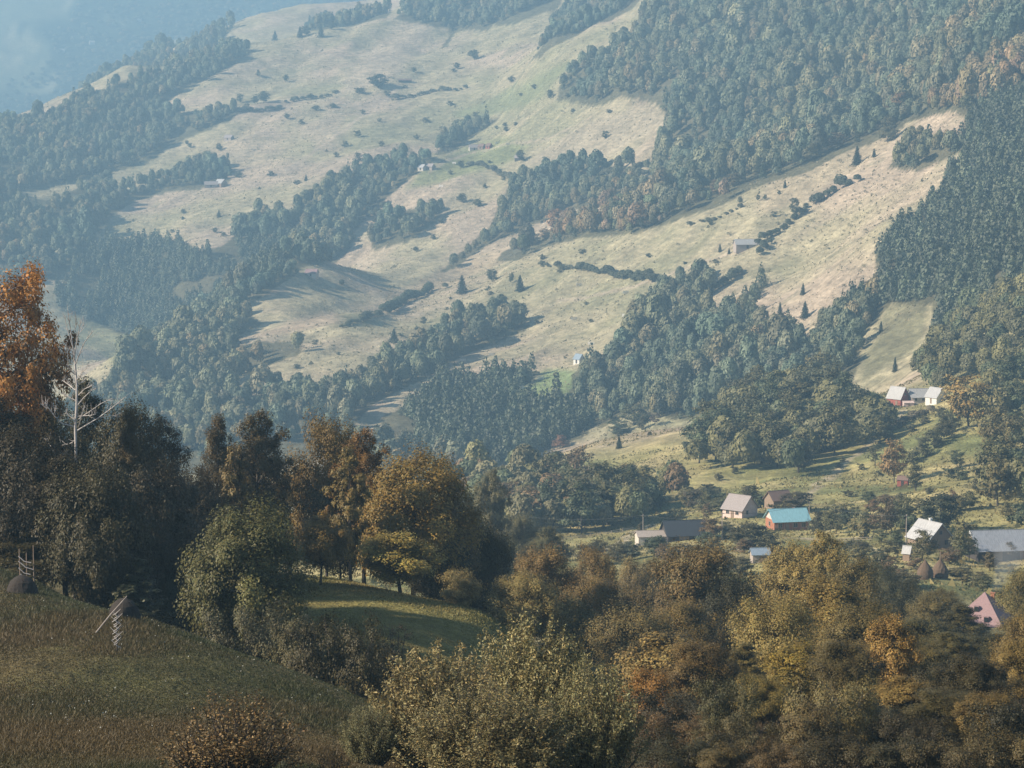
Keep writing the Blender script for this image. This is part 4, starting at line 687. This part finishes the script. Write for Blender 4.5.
for px, py, h, w, lb in ((930, 494, 8, 9, 'x'), (862, 470, 7, 7, 'x'), (838, 468, 5, 8, 'x'), (842, 462, 5, 6, 'x'), (880, 476, 6, 8, 'x'), (900, 500, 8, 10, 'x'), (975, 490, 12, 14, 'x'), (985, 478, 12, 12, 'x'), (948, 478, 7, 9, 'x'), (850, 497, 7, 10, 'x'), (720, 480, 8, 9, 'x'), (735, 474, 8, 8, 'x'), (712, 492, 9, 12, 'x'), (700, 498, 10, 12, 'x'), (940, 414, 8, 10, 'x'), (925, 424, 8, 12, 'x'), (912, 432, 9, 12, 'x')):
    mid(px, py, h, w, 'bush', (.09, .082, .04), 'small bush dotted on the bare slope above the village', 'shrub', 'bushes on the slope above the village')
# village trees
for px, py, h, w, k, c, lb in ((751, 506, 22, 26, 'broad', G_DARK, 'dark round tree behind the grey shingle roof'), (797, 510, 20, 30, 'broad', (.07, .055, .03), 'dark brown tree behind the turquoise roof'), (818, 532, 22, 24, 'broad', G_DARK, 'dark tree at the end wall of the turquoise roofed house'), (836, 534, 18, 20, 'airy', M_OL, 'thin tree beside the dark tree at the turquoise house'),
    (940, 533, 44, 40, 'broad', (.05, .052, .026), 'big dark tree towering behind the white roofed house'), (904, 528, 34, 26, 'broad', M_OL, 'olive tree between orchard and white roof'), (886, 533, 38, 24, 'broad', (.10, .075, .04), 'brownish tree above the orchard lawn'), (961, 562, 36, 26, 'broad', (.12, .11, .045), 'green bushy tree between white roofed house and long barn'),
    (922, 558, 30, 30, 'broad', (.10, .085, .035), 'spreading fruit tree in front of the white roofed house'), (888, 558, 20, 18, 'airy', (.08, .07, .03), 'thin fruit tree standing on the orchard lawn'), (897, 557, 15, 12, 'airy', (.08, .07, .03), 'smallest fruit tree on the orchard lawn'),
    (1010, 560, 20, 17, 'broad', (.10, .07, .035), 'brown tree against the barn wall'), (990, 571, 20, 16, 'broad', (.12, .09, .04), 'little brown tree in front of the barn corner'), (710, 540, 24, 22, 'broad', (.17, .11, .045), 'orange brown tree covering the end of the dark barn'),
    (750, 552, 32, 42, 'broad', (.065, .062, .032), 'dark spreading tree below the grey roofed house'), (770, 556, 24, 26, 'broad', (.075, .07, .034), 'dark tree between blue grey shed and turquoise roof'), (641, 532, 12, 8, 'slim', G_DARK, 'tiny dark tree beside the utility pole'), (705, 512, 24, 24, 'broad', M_OL, 'olive tree uphill of the dark barn'), (693, 508, 20, 30, 'broad', (.10, .08, .045), 'brown olive tree behind the dark barn'),
    (655, 556, 22, 26, 'broad', M_GR, 'green tree in front of the pale plastered house'), (632, 560, 20, 24, 'broad', (.09, .095, .05), 'grey green tree at the near corner of the village meadow'), (668, 566, 24, 26, 'broad', M_BR, 'brown tree below the pale plastered house'), (721, 513, 16, 22, 'broad', M_OL, 'bushy tree at the gable of the grey shingled house')):
    mid(px, py, h, w, k, c, lb, ymin=370)
for px, py, h, w in ((575, 514, 12, 26), (600, 512, 12, 28), (625, 508, 13, 30), (650, 506, 14, 28), (670, 520, 12, 22), (830, 520, 14, 20), (850, 518, 16, 22), (868, 524, 16, 24), (722, 530, 9, 16), (560, 520, 14, 24), (540, 522, 16, 22)): mid(px, py, h, w, 'bush', M_OL, 'wide bush in the hedge behind the village gardens', 'shrub', 'bushes behind the village gardens', ymin=500)
for px, py, h, w in ((600, 555, 16, 22), (618, 562, 20, 26), (585, 562, 20, 26), (700, 562, 18, 26), (716, 570, 22, 28), (740, 575, 20, 26), (860, 556, 16, 22), (880, 570, 18, 24), (905, 588, 18, 30), (960, 580, 14, 26), (980, 585, 14, 24), (685, 556, 14, 20), (560, 560, 20, 28)): mid(px, py, h, w, 'broad', (.095, .08, .036), 'bushy tree in the belt between village houses and the tangled wood', group='belt of trees below the village', ymin=340)
for q in scatter([(690, 500), (1020, 495), (1020, 585), (900, 590), (700, 575)], 390, 720, 10, 3):
    qx, qy = (float(v) for v in pix(*q))
    if rng.random() < .62 and not any(a < qx < b and c < qy < d for a, b, c, d in ((760, 812, 520, 552), (724, 754, 512, 534), (664, 702, 530, 556), (972, 1030, 545, 584), (914, 950, 566, 594), (908, 946, 540, 556))): mid(qx, qy, rng.uniform(11, 23), rng.uniform(13, 24), ('broad', 'airy', 'bush')[int(rng.integers(3))], (M_OL, M_BR, (.13, .11, .045), M_GR)[int(rng.integers(4))], 'small orchard tree among the village houses', group='orchard trees among the village houses', ymin=380)
# lone trees of the mountain meadows
LT, LG = 'small lone tree standing on the open mountain meadow', 'lone trees on the mountain meadows'
for px, py, h, w in ((332, 30, 9, 9), (258, 76, 7, 5), (240, 103, 10, 7), (255, 104, 9, 8), (264, 103, 13, 12), (247, 112, 9, 9), (287, 119, 6, 6), (316, 110, 5, 8), (333, 108, 5, 8), (187, 145, 5, 4), (190, 148, 5, 4), (219, 151, 8, 7), (215, 233, 6, 5), (286, 82, 8, 6), (306, 36, 11, 10), (362, 94, 7, 7), (414, 73, 6, 5), (474, 60, 11, 11), (457, 69, 7, 6), (550, 99, 10, 7), (605, 139, 9, 7), (521, 162, 13, 9), (461, 168, 8, 8), (506, 132, 6, 5), (485, 188, 5, 5), (416, 252, 6, 6), (462, 202, 9, 10), (478, 207, 9, 10), (433, 240, 6, 5), (492, 282, 14, 12), (511, 283, 11, 6), (794, 219, 22, 11), (779, 195, 5, 4), (740, 204, 8, 5), (758, 201, 7, 4), (765, 200, 6, 4), (711, 226, 7, 5), (857, 143, 8, 8), (455, 130, 9, 8), (640, 168, 7, 6), (300, 262, 6, 5), (342, 285, 6, 6), (355, 240, 6, 5)):
    mid(px, py, h, w, 'airy' if h > 18 else 'broad', (.07, .075, .038), LT, group=LG, ymin=1250)
CT, CG = 'small dark conifer standing alone on the mountain meadow', 'lone conifers on the mountain meadows'
for px, py, h, w in ((275, 40, 10, 7), (300, 37, 11, 8), (321, 37, 14, 8), (306, 181, 7, 5), (331, 180, 7, 5), (324, 185, 5, 4), (219, 217, 8, 5), (57, 284, 12, 5), (785, 188, 9, 5), (874, 157, 9, 6), (803, 295, 13, 7), (780, 315, 14, 7), (881, 332, 12, 6), (895, 372, 16, 7), (720, 252, 9, 5), (729, 254, 7, 4), (857, 165, 20, 13), (820, 328, 18, 9), (805, 318, 18, 12), (795, 344, 20, 10), (619, 462, 14, 8)):
    mid(px, py, h, w, 'spruce', (.038, .05, .03), CT, 'conifer', CG, ymin=900)
for px, py, h, w, lb in ((462, 293, 19, 14, 'largest dark conifer on the long meadow crest'), (520, 291, 17, 12, 'dark conifer right of the largest one on the long meadow crest'), (394, 342, 14, 13, 'squat dark conifer in the middle of the long bright meadow')): mid(px, py, h, w, 'spruce', (.034, .046, .03), lb, 'conifer', ymin=1250)
mid(378, 88, 15, 20, 'broad', (.045, .055, .032), 'wide round tree by the long dark shed on the top meadow', ymin=1250); mid(558, 235, 28, 24, 'broad', (.30, .17, .075), 'orange tree on the crest row between two meadows', ymin=1250); mid(642, 228, 28, 30, 'broad', (.19, .12, .06), 'big brown tree at the end of the crest row', ymin=1250); mid(888, 142, 26, 20, 'broad', (.10, .095, .05), 'big grey green tree at the top of the crest meadow', ymin=1250); mid(900, 118, 26, 26, 'broad', (.20, .12, .06), 'large brown tree at the head of the crest meadow', ymin=1250)
mid(634, 425, 22, 30, 'broad', (.11, .11, .055), 'round pale tree at the top edge of the pink ridge meadow', ymin=900); mid(642, 430, 16, 10, 'slim', (.12, .11, .055), 'slim pale tree beside the round one on the pink ridge meadow', ymin=900); mid(655, 426, 14, 12, 'airy', (.14, .10, .07), 'thin pinkish tree on the pink ridge meadow', ymin=900); mid(618, 436, 18, 22, 'broad', M_GR, 'bushy green tree left of the round pale tree on the ridge', ymin=900); mid(560, 448, 14, 18, 'broad', (.22, .12, .07), 'small orange tree where the pink ridge meadow begins', ymin=900)
for px, py, h, w, c in ((573, 231, 13, 14, AUT[1]), (583, 229, 15, 12, AUT[0]), (596, 223, 14, 14, AUT[3]), (610, 217, 15, 14, AUT[0]), (545, 240, 12, 14, AUT[1]), (534, 245, 12, 14, AUT[4]), (522, 252, 10, 12, AUT[3]), (700, 200, 16, 18, AUT[2]), (716, 194, 16, 18, AUT[1]), (733, 187, 15, 18, AUT[4]), (760, 176, 16, 18, AUT[0]), (780, 168, 15, 16, AUT[3]), (812, 160, 18, 18, AUT[2]), (838, 148, 16, 18, AUT[1])): mid(px, py, h, w, 'broad', c, 'autumn tinted tree in the row along the meadow crest', group='row of autumn trees along the meadow crest', ymin=1250)
# hedges
def hedge(pts, label, ymin, hm, wm, color):
    P = np.concatenate([np.linspace(ground(*a, ymin), ground(*b, ymin), max(2, int(np.linalg.norm(ground(*a, ymin) - ground(*b, ymin)) / 3.2)))[:-1] for a, b in zip(pts, pts[1:])]); n = len(P); P[:, :2] += rng.normal(0, .8, (n, 2)); P[:, 2] = height(P[:, 0], P[:, 1]) - .3; o0 = P[0].copy()
    s = np.exp(rng.normal(0, .3, n)); me = forest_mesh('hedge', P - o0, BROAD, hm * s, wm * s, np.array(color) * np.exp(rng.normal(0, .15, (n, 1)))); o = put(bpy.data.objects.new('hedge', me)); o.location = o0; tag(o, label, 'hedge')
hedge([(385, 313), (405, 302), (430, 291)], 'dark hedge along the crest left of the largest conifer', 1250, 7, 9, (.05, .058, .034)); hedge([(343, 328), (362, 321), (383, 314)], 'thin hedge trailing down the lower end of the crest', 1250, 3, 5, (.06, .062, .036)); hedge([(445, 288), (455, 285)], 'stub of hedge beside the largest conifer', 1250, 4, 6, (.06, .062, .036))
hedge([(575, 270), (600, 274), (625, 279), (655, 283)], 'low hedge crossing the meadow towards the dark wood', 1250, 4.5, 6, (.055, .06, .036)); hedge([(760, 244), (785, 228), (808, 208), (835, 192), (862, 180)], 'long hedge climbing from the white roofed barn', 1250, 5.5, 7, (.05, .056, .034)); hedge([(757, 256), (764, 250), (770, 243)], 'clump of hedge beside the white roofed barn', 1250, 5.5, 6.5, (.052, .058, .035)); hedge([(286, 103), (310, 99), (340, 92)], 'faint hedge across the top meadow', 2300, 4, 6, (.07, .07, .04)); hedge([(230, 113), (258, 112), (284, 108)], 'ragged hedge under the group of trees on the far meadow', 2300, 5, 8, (.065, .066, .04))
hedge([(540, 266), (558, 268), (574, 269)], 'short hedge at the top of the long meadow', 1250, 3.5, 5, (.075, .075, .045)); hedge([(700, 300), (722, 288), (742, 270)], 'bushy hedge between dark wood and dotted meadow', 1250, 6, 7, (.07, .075, .045)); hedge([(330, 236), (360, 222), (385, 206)], 'hedge along the wooded gully below the hamlet', 1950, 5, 7, (.075, .08, .05)); hedge([(505, 222), (530, 214), (552, 204)], 'hedge under the autumn row', 1700, 4, 6, (.08, .08, .05)); hedge([(880, 436), (905, 424), (930, 412)], 'scrubby hedge below the pale roofed houses', 650, 3.5, 5, (.09, .075, .045)); hedge([(650, 508), (690, 500), (730, 494)], 'long hedge at the foot of the bare slope', 560, 3.5, 5, (.10, .09, .045))
# tussocks of the dry meadows
def tussocks(n, y0, y1, hgt, cols, label):
    u = rng.random(n); y = np.sqrt(y0 ** 2 + u * (y1 ** 2 - y0 ** 2)); x = rng.uniform(-.235, .235, n) * y; z = height(x, y); j = np.clip(np.searchsorted(GY, y - 10) - 1, 0, len(GY) - 1); i = np.clip(np.searchsorted(GS, x / y), 0, len(GS) - 1)
    ok = ((z + .6) / y > GMAX[j, i]) & (fbm(x, y, 60, 19, 3) + .6 * fbm(x, y, 14, 23, 2) > -.35); x, y, z = x[ok], y[ok], z[ok]; n = len(x); C = np.stack([x, y, z - .05], -1); th = rng.uniform(0, 6.283, n); d = np.stack([np.cos(th), np.sin(th) * .5, np.zeros(n)], -1); h = hgt * np.exp(rng.normal(0, .5, n))[:, None]
    mix = rng.random((n, 1)) ** 1.5; c = (np.array(cols[0]) * (1 - mix) + np.array(cols[1]) * mix) * np.exp(rng.normal(0, .2, (n, 1)))
    o = put(bpy.data.objects.new('tussocks', polymesh('tussocks', np.stack([C - d * h * .8, C + d * h * .8, C + np.array([0, 0, 1.]) * h + d * h * rng.normal(0, .4, (n, 1))], 1), 3, [BLADE], c))); tag(o, label, 'tussock grass', kind='stuff')
tussocks(190000, 1150, 3000, .5, ((.31, .265, .17), (.20, .18, .105)), 'dry tussock grass of the mountain meadows'); tussocks(160000, 400, 1000, .28, ((.24, .19, .08), (.12, .12, .05)), 'tufted grass of the slope above the village')
hedge([(392, 101), (430, 93), (468, 88)], 'thin hedge on the fold of the top meadow', 2300, 4, 6, (.085, .085, .055)); hedge([(468, 166), (498, 173), (514, 181)], 'thin hedge dropping from the hamlet to the wood', 1950, 4, 6, (.085, .085, .055)); hedge([(690, 226), (720, 218), (748, 205)], 'thin hedge between the autumn row and the white roofed barn', 1400, 3, 5, (.085, .085, .052)); hedge([(592, 172), (625, 170), (650, 174)], 'thin hedge over the wooded hollow', 1950, 4, 6, (.085, .085, .055))
k = 0
for q in rng.permutation(np.concatenate([scatter([(100, 230), (420, 60), (640, 90), (540, 200), (400, 250), (200, 240)], 1950, 2900, 48, 1), scatter([(230, 350), (520, 250), (680, 240), (860, 150), (700, 280), (480, 380), (300, 390)], 1400, 1850, 40, 1)])):
    qx, qy = (float(v) for v in pix(*q))
    if k < 90: k += 1; w = rng.uniform(3.5, 7); mid(qx, qy, w * rng.uniform(.7, 1.2), w, 'bush', (.085, .085, .048), 'small shrub dotted on the open grass of the mountain', 'shrub', 'shrubs dotted over the mountain meadows', ymin=1300)
# scrub
pts = []
for poly, y0, y1, sp in (([(770, 215), (870, 175), (940, 165), (900, 215), (860, 250), (780, 260)], 1250, 1650, 8), ([(560, 40), (640, 5), (600, 60), (480, 110), (400, 150), (420, 100)], 2000, 3000, 22), ([(230, 350), (520, 250), (680, 240), (760, 170), (860, 150), (700, 280), (480, 380), (300, 390)], 1400, 1850, 17), ([(100, 230), (420, 90), (640, 100), (540, 200), (400, 250), (200, 240)], 1950, 2900, 24), ([(700, 500), (800, 440), (1000, 420), (1020, 500), (800, 510)], 560, 850, 11), ([(790, 320), (860, 250), (880, 330), (830, 370), (780, 350)], 1110, 1400, 10), ([(0, 190), (260, 110), (330, 90), (330, 120), (150, 170)], 2300, 2900, 24)):
    q = scatter(poly, y0, y1, sp, 1); pts.append(q[rng.random(len(q)) < np.clip(.45 + .6 * fbm(q[:, 0], q[:, 1], 90, 15, 2), 0, .95)])
q = np.concatenate(pts); n = len(q); s = np.exp(rng.normal(0, .45, n)); o = put(bpy.data.objects.new('scrub', forest_mesh('scrub', q - (0, 0, .2), [(t[:90], v[:90]) for t, v in BROAD], 1.4 * s, 2.1 * s, np.array((.085, .08, .045)) * np.exp(rng.normal(0, .25, (n, 1)))))); tag(o, 'low scrub and bracken speckled over the dry slopes', 'scrub', kind='stuff')

o = put(bpy.data.objects.new('broadleaf_forest', forest_mesh('broadleaf_forest', np.concatenate(bp), BROAD, np.concatenate(bH), np.concatenate(bW), np.concatenate(bC)))); tag(o, 'dense broadleaf woods filling the folds of the far slopes', 'forest', kind='stuff')
o = put(bpy.data.objects.new('conifer_forest', forest_mesh('conifer_forest', np.concatenate(cp), CONIF, np.concatenate(cH), np.concatenate(cW), np.concatenate(cC)))); tag(o, 'close ranks of young conifers on the far slopes', 'forest', kind='stuff')

# ---------------------------------------------------------------- bare white tree
s, _t_ = ray(74, 560); Yd = 160.0; f = Yd / FPX; bx = float(s * Yd); bz = float(height(bx, Yd)); dt = empty('dead_tree', (bx, Yd, bz)); tag(dt, 'bare dead tree with bleached white trunk and upswept branches', 'tree')
def P_(px, py, dy=0.0): ss, tt = ray(px, py); return np.array([ss * (Yd + dy) - bx, dy, tt * (Yd + dy) - bz])
zx, zy = 1 / 3.838, 1 / 3.84
tw = lambda X, Yv, dy=0.0: P_(X * zx, 260 + Yv * zy, dy)
tk = Shape().tube([np.array([0, 0, -.3]), tw(290, 900), tw(292, 760), tw(289, 640), tw(294, 560), tw(295, 480), tw(290, 420), tw(286, 380), tw(278, 320), tw(270, 262), tw(262, 205), tw(258, 170)], [.12, .11, .10, .095, .085, .078, .066, .056, .04, .028, .018, .01], 8); part(tk, 'trunk', PALE_BARK, dt)
BR = [([(284, 385), (292, 330), (300, 290), (310, 230)], .05), ([(290, 400), (305, 360), (325, 315), (358, 272)], .055), ([(278, 330), (262, 280), (252, 240), (250, 215)], .035), ([(300, 290), (322, 250)], .02), ([(268, 370), (250, 350), (240, 330)], .02), ([(286, 380), (276, 350), (262, 345)], .025),
 ([(296, 655), (330, 635), (380, 605), (440, 560), (478, 528)], .075), ([(300, 612), (340, 585), (390, 550), (430, 532)], .05), ([(284, 640), (240, 628), (212, 602), (188, 570), (165, 540)], .07), ([(215, 605), (210, 580), (212, 560)], .025), ([(290, 690), (270, 705), (232, 712)], .04), ([(296, 560), (320, 530), (352, 500), (372, 493)], .045), ([(300, 520), (325, 495), (356, 480)], .035), ([(290, 500), (265, 480), (240, 462)], .04), ([(291, 540), (262, 525), (238, 508)], .035),
 ([(294, 460), (318, 430), (340, 405)], .035), ([(288, 440), (268, 420), (255, 400)], .03), ([(300, 600), (345, 597), (368, 592)], .035), ([(290, 615), (268, 600), (252, 584)], .035), ([(380, 605), (420, 598), (462, 602)], .025), ([(302, 640), (312, 600), (326, 560)], .03), ([(292, 480), (312, 470), (330, 455)], .025), ([(290, 760), (250, 740), (230, 760)], .03), ([(215, 755), (195, 715), (172, 685)], .03), ([(270, 262), (262, 225), (264, 205)], .02), ([(286, 270), (296, 240), (290, 212)], .02), ([(440, 560), (452, 552), (470, 545)], .018), ([(188, 570), (172, 565), (160, 552)], .018)]
g = np.random.default_rng(8)
for pts, r0 in BR:
    d0 = g.normal(0, .9); n = len(pts); P = [tw(a, b, d0 * k / (n - 1) * 1.2) for k, (a, b) in enumerate(pts)]; b = Shape().tube(P, [r0 * .6 * (1 - .75 * k / (n - 1)) + .013 for k in range(n)], 6)
    for k in range(9):
        j = int(g.integers(1, n)); e = P[j - 1] + (P[j] - P[j - 1]) * g.uniform(.2, .9); w = (P[j] - P[j - 1]) * .3 + g.normal(0, .22, 3) + (0, 0, .22); b.tube([e, e + w * .5 + (0, 0, -.03), e + w], [.016, .012, .007], 4)
    part(b, 'branch', PALE_BARK, dt)

# ---------------------------------------------------------------- shrubs right below the camera: many upright shoots with small leaves
def shoots(seed, n, spread, hgt, per, leaf, aspect, tone, bare=.22, lo=.72):
    g = np.random.default_rng(seed); wood = Shape(); C = []; N = []; T = []
    for i in range(n):
        a = g.uniform(0, 6.283); rr = math.sqrt(g.random()); b = np.array([math.cos(a), math.sin(a), 0]); h = hgt * (1 - .42 * rr ** 2.2) * g.uniform(lo, 1.15); reach = spread * rr * g.uniform(.8, 1.05)
        p0 = b * reach * .22; p1 = b * reach * .72 + (0, 0, h * .55) + g.normal(0, .1, 3); p2 = b * reach + (g.normal(0, .12), g.normal(0, .12), h)
        wood.tube([p0 + (0, 0, -.2), p1, p2], [.03, .018, .005], 4, False)
        m = int(per * g.uniform(.7, 1.3)); q = bare + (1 - bare) * g.random(m) ** .75; c = ((1 - q) ** 2)[:, None] * p0 + (2 * q * (1 - q))[:, None] * (2 * p1 - .5 * p0 - .5 * p2) + (q ** 2)[:, None] * p2
        tw_ = g.normal(0, 1, (m, 3)) * (.20 * (1.15 - q))[:, None] * np.array([1.4, 1.4, 1]); C.append(c + tw_); N.append(unit(g.normal(size=(m, 3)) + b * .3 + (0, 0, .35))); T.append(np.full(m, 1 + g.normal(0, tone * .5)) * (1 + g.normal(0, tone, m)))
    C = np.concatenate(C); N = np.concatenate(N); T = np.clip(np.concatenate(T), .4, 2.4); C[:, 2] = np.maximum(C[:, 2], .03); hue = g.normal(0, .08, len(T))
    return wood.mesh('trunk', BARK), polymesh('crown', leaf_quads(C, N, leaf, aspect, g), 4, [LEAF], np.stack([T * (1 + hue), T, T * (1 - hue)], -1)), hgt, spread * 2
def low(px, top, Y, wpx, kit, color, name, label):
    s, t = ray(px, top); x, z = float(s * Y), float(height(s * Y, Y)); grow(kit, x, Y, max(float(t * Y) - z, 1), wpx * Y / FPX, (color[0] * .86, color[1] * .84, color[2] * .76, 1), name, label)  # bush leaves dimmed too, foreground shade carried by their colour
WIL = [shoots(70, 340, 2.6, 4.6, 165, .105, .34, .26, lo=.62), shoots(71, 270, 2.2, 4.0, 165, .105, .34, .26, lo=.62)]; RST = shoots(72, 150, 1.7, 2.6, 62, .075, .6, .45, .35, .42)
low(530, 626, 82, 172, WIL[0], (.27, .235, .115), 'willow_bush', 'tallest silvery willow bush with upright shoots at the middle of the thicket'); low(440, 652, 76, 160, WIL[1], (.25, .205, .10), 'willow_bush', 'silvery brown willow bush on the side of the thicket nearer the hay pole'); low(592, 668, 78, 120, WIL[1], (.25, .225, .11), 'willow_bush', 'lower silvery willow bush at the thicket side next to the orange shrub'); low(486, 690, 68, 190, WIL[0], (.22, .185, .09), 'willow_bush', 'dusky willow bush along the front of the thicket'); low(372, 708, 74, 70, WIL[1], (.18, .17, .09), 'willow_bush', 'small willow bush at the thicket edge on the near grass')
low(230, 698, 54, 160, RST, (.16, .108, .05), 'rusty_bush', 'rust brown leaved bush at the bottom of the near grass'); low(330, 752, 54, 60, RST, (.15, .105, .048), 'rusty_bush', 'little rust leaved bush poking up beside the larger rusty one')

# ---------------------------------------------------------------- grass of the near slopes, with flowers
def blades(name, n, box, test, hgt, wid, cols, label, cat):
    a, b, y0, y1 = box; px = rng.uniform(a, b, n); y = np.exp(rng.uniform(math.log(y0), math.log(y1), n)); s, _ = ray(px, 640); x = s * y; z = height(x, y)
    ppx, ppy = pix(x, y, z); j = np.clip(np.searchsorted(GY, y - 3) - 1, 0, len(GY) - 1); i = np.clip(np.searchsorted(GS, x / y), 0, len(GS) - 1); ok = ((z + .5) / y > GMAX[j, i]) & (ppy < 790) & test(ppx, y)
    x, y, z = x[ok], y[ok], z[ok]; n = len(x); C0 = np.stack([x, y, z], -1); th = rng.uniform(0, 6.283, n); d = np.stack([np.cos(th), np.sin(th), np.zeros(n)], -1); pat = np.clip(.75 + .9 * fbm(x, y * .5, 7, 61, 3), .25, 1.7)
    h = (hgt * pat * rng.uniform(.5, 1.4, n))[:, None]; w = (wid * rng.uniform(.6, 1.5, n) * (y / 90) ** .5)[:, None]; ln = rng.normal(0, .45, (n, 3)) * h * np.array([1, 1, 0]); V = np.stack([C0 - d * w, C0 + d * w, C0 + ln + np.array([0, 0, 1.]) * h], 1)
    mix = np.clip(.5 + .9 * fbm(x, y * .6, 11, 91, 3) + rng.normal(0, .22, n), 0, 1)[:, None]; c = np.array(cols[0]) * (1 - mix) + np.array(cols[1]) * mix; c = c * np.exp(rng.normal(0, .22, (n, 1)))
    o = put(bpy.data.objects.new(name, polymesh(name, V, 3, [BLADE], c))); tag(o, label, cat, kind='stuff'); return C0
GC = blades('grass', 420000, (-30, 440, 52, 170), lambda px, y: (y < 165) & (px < 470), .17, .022, ((.040, .046, .016), (.095, .068, .031)), 'rough green and straw grass of the near slope', 'grass')  # blade colours darkened to stand in for shade on this slope
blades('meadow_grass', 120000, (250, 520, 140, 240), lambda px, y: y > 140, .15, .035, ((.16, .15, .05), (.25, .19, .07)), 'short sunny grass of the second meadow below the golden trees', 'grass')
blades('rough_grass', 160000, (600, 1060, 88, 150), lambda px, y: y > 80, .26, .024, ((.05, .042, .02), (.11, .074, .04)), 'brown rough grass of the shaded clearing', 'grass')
q = GC[rng.random(len(GC)) < .0016]; q = q[fbm(q[:, 0], q[:, 1], 9, 17, 2) > .15]; n = len(q); N = unit(rng.normal(0, .4, (n, 3)) + (0, -.5, .7)); o = put(bpy.data.objects.new('wildflowers', polymesh('wildflowers', leaf_quads(q + (0, 0, .28), N, .045, 1.0, rng), 4, [BLADE], np.tile(np.array([(.42, .42, .38)]), (n, 1))))); tag(o, 'tiny white wildflowers scattered in the near grass', 'wildflowers', kind='stuff')
